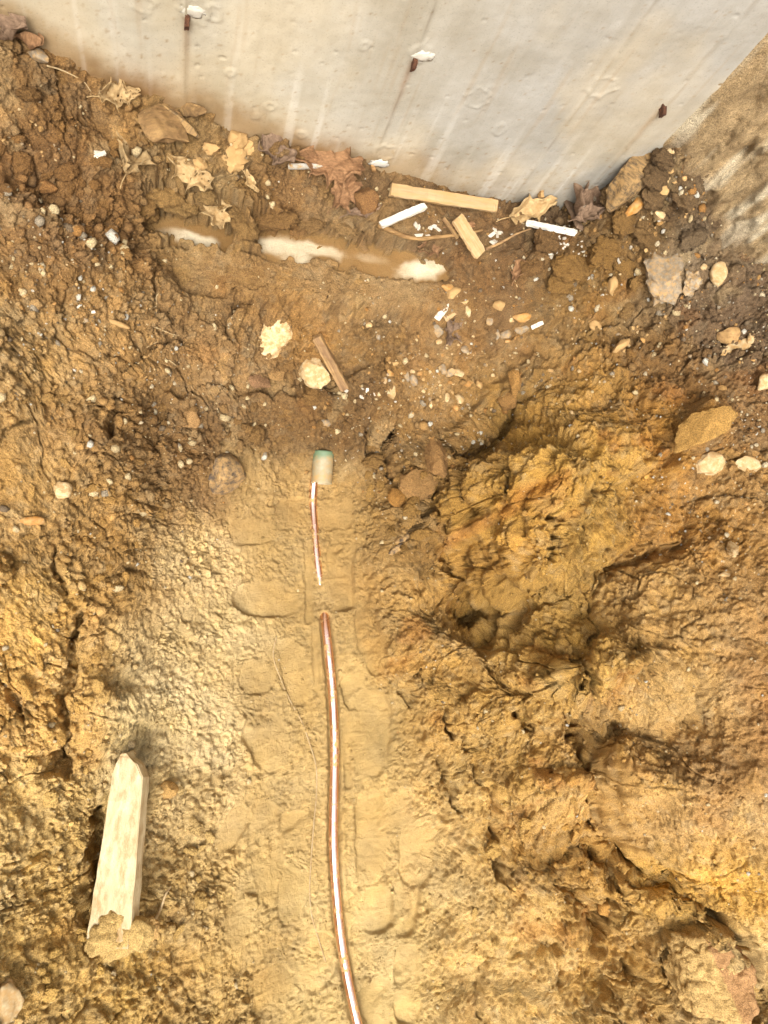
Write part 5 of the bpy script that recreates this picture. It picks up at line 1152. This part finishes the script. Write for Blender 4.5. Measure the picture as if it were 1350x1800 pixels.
def leaf(px, py, lpx, wpx, rot, m, label, lobes=3, curl=.25, fold=.2, seed=1, torn=.0, lift=.006, tilt=(0, 0)):
    p, n_ = hit(px, py); k = px2m(p)
    root = bpy.data.objects.new('dead_leaf', None); COL.objects.link(root)
    nn = (n_ + Vector((0, 0, 1.5))).normalized(); xa = Vector((math.cos(math.radians(rot)), math.sin(math.radians(rot)), 0)); xa = (xa - nn * xa.dot(nn)).normalized()
    Rm = Matrix((xa, nn.cross(xa), nn)).transposed() @ Matrix.Rotation(tilt[0], 3, 'X') @ Matrix.Rotation(tilt[1], 3, 'Y')
    root.matrix_world = Matrix.Translation(p + nn * lift) @ Rm.to_4x4()
    b = link('blade', leaf_mesh('blade', lpx * k, wpx * k, lobes, curl, fold, seed, torn), m, root)
    s_ = b.modifiers.new('thickness', 'SOLIDIFY'); s_.thickness = .0007
    st = [(-.5 * lpx * k + t * .28 * lpx * k - .25 * lpx * k, .01 * math.sin(4 * t) * lpx * k, .004 * (1 - t) + fold * lpx * k * .35 * t) for t in np.linspace(0, 1, 8)]
    link('stem', tube_mesh('stem', st, .0011, 6), m, root)
    return tag(root, label, 'leaf')
leaf(22, 78, 90, 62, -10, M_LEAFG, 'pinkish brown crumpled oak leaf against the concrete wall', 3, .35, .3, 1, tilt=(.1, .1), lift=.02)
leaf(50, 90, 60, 44, -40, M_LEAF, 'second pinkish leaf tucked under the first at the wall', 2, .3, .3, 2, lift=.012)
leaf(205, 168, 72, 40, 15, M_LEAFP, 'torn pale leaf above the big yellow sandstone slab', 3, .3, .2, 3, .35, lift=.012)
leaf(225, 275, 104, 56, 75, M_LEAFP, 'torn pale leaf upright beside the white lump', 3, .3, .25, 4, .3, lift=.012)
leaf(338, 308, 84, 46, -35, M_LEAFP, 'pale lobed leaf in a chain below the sandstone slab', 3, .3, .3, 5, .2, lift=.014)
leaf(374, 366, 70, 42, -70, M_LEAFP, 'pale lobed leaf hanging over the first footing patch', 3, .3, .2, 6, .15, lift=.014)
leaf(438, 332, 50, 16, -70, M_LEAFP, 'narrow pale leaf strip between clods above the footing', 2, .3, .3, 7, .1, lift=.01)
leaf(488, 285, 62, 48, -20, M_LEAFG, 'pinkish leaf left of the large oak leaf at the wall', 2, .3, .3, 8, lift=.014)
leaf(590, 300, 116, 60, -14, M_LEAF, 'large reddish brown oak leaf leaning at the concrete wall', 4, .35, .2, 9, tilt=(.25, 0), lift=.022)
leaf(596, 342, 66, 46, 55, M_LEAF, 'brown oak leaf hanging below the large oak leaf', 3, .3, .3, 10, lift=.016)
leaf(640, 380, 66, 18, 20, M_LEAFG, 'narrow curled leaf beside the end of the painted stick', 2, .4, .3, 11, lift=.01)
leaf(795, 577, 58, 40, 70, M_LEAFG, 'lacy decayed grey leaf below the white plastic shard', 3, .2, .1, 12, .5, lift=.006)
leaf(930, 372, 90, 34, 22, M_LEAFP, 'long pale curled leaf at the wall right of the long board', 2, .4, .2, 13, lift=.016)
leaf(1014, 370, 64, 56, 70, M_LEAFG, 'crumpled grey leaf standing at the right end of the wall foot', 2, .5, .5, 14, lift=.022, tilt=(.2, -.2))
leaf(1030, 392, 50, 26, 10, M_LEAFG, 'small grey leaf piece beside the bark strip', 2, .4, .3, 15, lift=.014)
leaf(762, 438, 46, 28, 8, M_LEAF, 'ragged brown leaf above the grey footing patch', 3, .3, .2, 16, .2, lift=.008)
leaf(912, 480, 40, 24, 60, M_LEAF, 'small brown leaf hanging below the dark clod', 2, .4, .3, 17, lift=.008)
leaf(810, 398, 44, 22, 10, M_LEAF, 'small brown leaf behind the wood shingle', 2, .3, .2, 18, lift=.010)

# ------------------------------------------------------------------ loose crumbs of soil, uncountable
bm = bmesh.new(); bmesh.ops.create_icosphere(bm, subdivisions=1, radius=1)
tv = np.array([v.co for v in bm.verts]); tf = np.array([[v.index for v in f.verts] for f in bm.faces]); bm.free()
i0, i1_ = np.searchsorted(ax, -.5), np.searchsorted(ax, 1.48); j0, j1_ = np.searchsorted(ay, -.98), np.searchsorted(ay, 1.05)
NCR = 24000
grav = bil(field([(775,640,1),(760,560,.7),(850,580,.7),(110,530,.9),(60,600,.6),(1280,600,.8),(1290,850,.9),(1320,950,.6),(1130,400,.9),(1050,590,.5),(1000,440,.6),(700,620,.5),(290,630,.5),(400,300,.1),(100,250,.1),(200,800,.1),(500,750,.1),(950,850,.05),(1000,1100,0),(550,1000,0),(100,1000,.1),(300,1200,0),(600,1500,0),(1200,1200,.25),(1200,1400,.15),(900,1500,0),(80,1500,0),(1200,1700,0),(300,450,0),(600,470,0),(1100,700,.3)], .06)[0], Xf, Yf).reshape(X.shape)
ii = rng.integers(i0, i1_, NCR * 4); jj = rng.integers(j0, j1_, NCR * 4)
keep = rng.random(NCR * 4) < np.clip(Fcr[ii, jj] * .7 + .08 * (1 - PRINT[ii, jj]) + .35 * grav[ii, jj], 0, 1.6) * (1 - .8 * foot_mask[ii, jj]) * .6
ii, jj = ii[keep][:NCR], jj[keep][:NCR]; n_ = len(ii)
sz = .0020 + .0075 * rng.random(n_) ** 6 * (.3 + Fcr[ii, jj])
A = rng.normal(size=(n_, 3, 3)); Q, _r = np.linalg.qr(A)
sc = sz[:, None] * (.7 + .6 * rng.random((n_, 3)))
vv = tv[None] * (1 + .22 * rng.normal(size=(n_, len(tv), 1)))
vv = np.einsum('nij,nkj->nki', Q, vv * sc[:, None, :])
vv += np.stack([VX[ii, jj], VY[ii, jj], VZ[ii, jj] + sz * .05], -1)[:, None, :]
ff = (tf[None] + (np.arange(n_) * len(tv))[:, None, None]).reshape(-1).astype(np.int32)
me = bpy.data.meshes.new('soil_crumbs'); me.vertices.add(n_ * len(tv)); me.vertices.foreach_set('co', vv.astype(np.float32).reshape(-1))
me.loops.add(len(ff)); me.loops.foreach_set('vertex_index', ff); me.polygons.add(len(ff) // 3); me.polygons.foreach_set('loop_start', np.arange(0, len(ff), 3, dtype=np.int32))
me.polygons.foreach_set('use_smooth', np.ones(len(ff) // 3, bool))
tint = (.85 + .35 * rng.random(n_)); pal = rng.random(n_) < .06
cc = np.stack([R_[ii, jj], G_[ii, jj], B_[ii, jj]], -1) * tint[:, None]; cc[pal] = lin((214, 188, 140)) * .66
gp_ = rng.random(n_) < grav[ii, jj] * .45
gpal = np.array([lin(c) * .55 for c in ((222, 200, 160), (176, 158, 130), (196, 150, 88), (214, 186, 136), (136, 114, 86), (232, 222, 200), (184, 132, 70))])
cc[gp_] = gpal[rng.integers(0, len(gpal), n_)][gp_]
cc = np.repeat(np.c_[cc, np.ones(n_)][:, None, :], len(tv), 1)
ca = me.color_attributes.new('soil', 'FLOAT_COLOR', 'POINT'); ca.data.foreach_set('color', cc.astype(np.float32).reshape(-1)); me.update(calc_edges=True)
tag(link('soil_crumbs', me, M_SOIL), 'loose crumbs of soil scattered over the banks and trench', 'soil crumbs', kind='stuff')
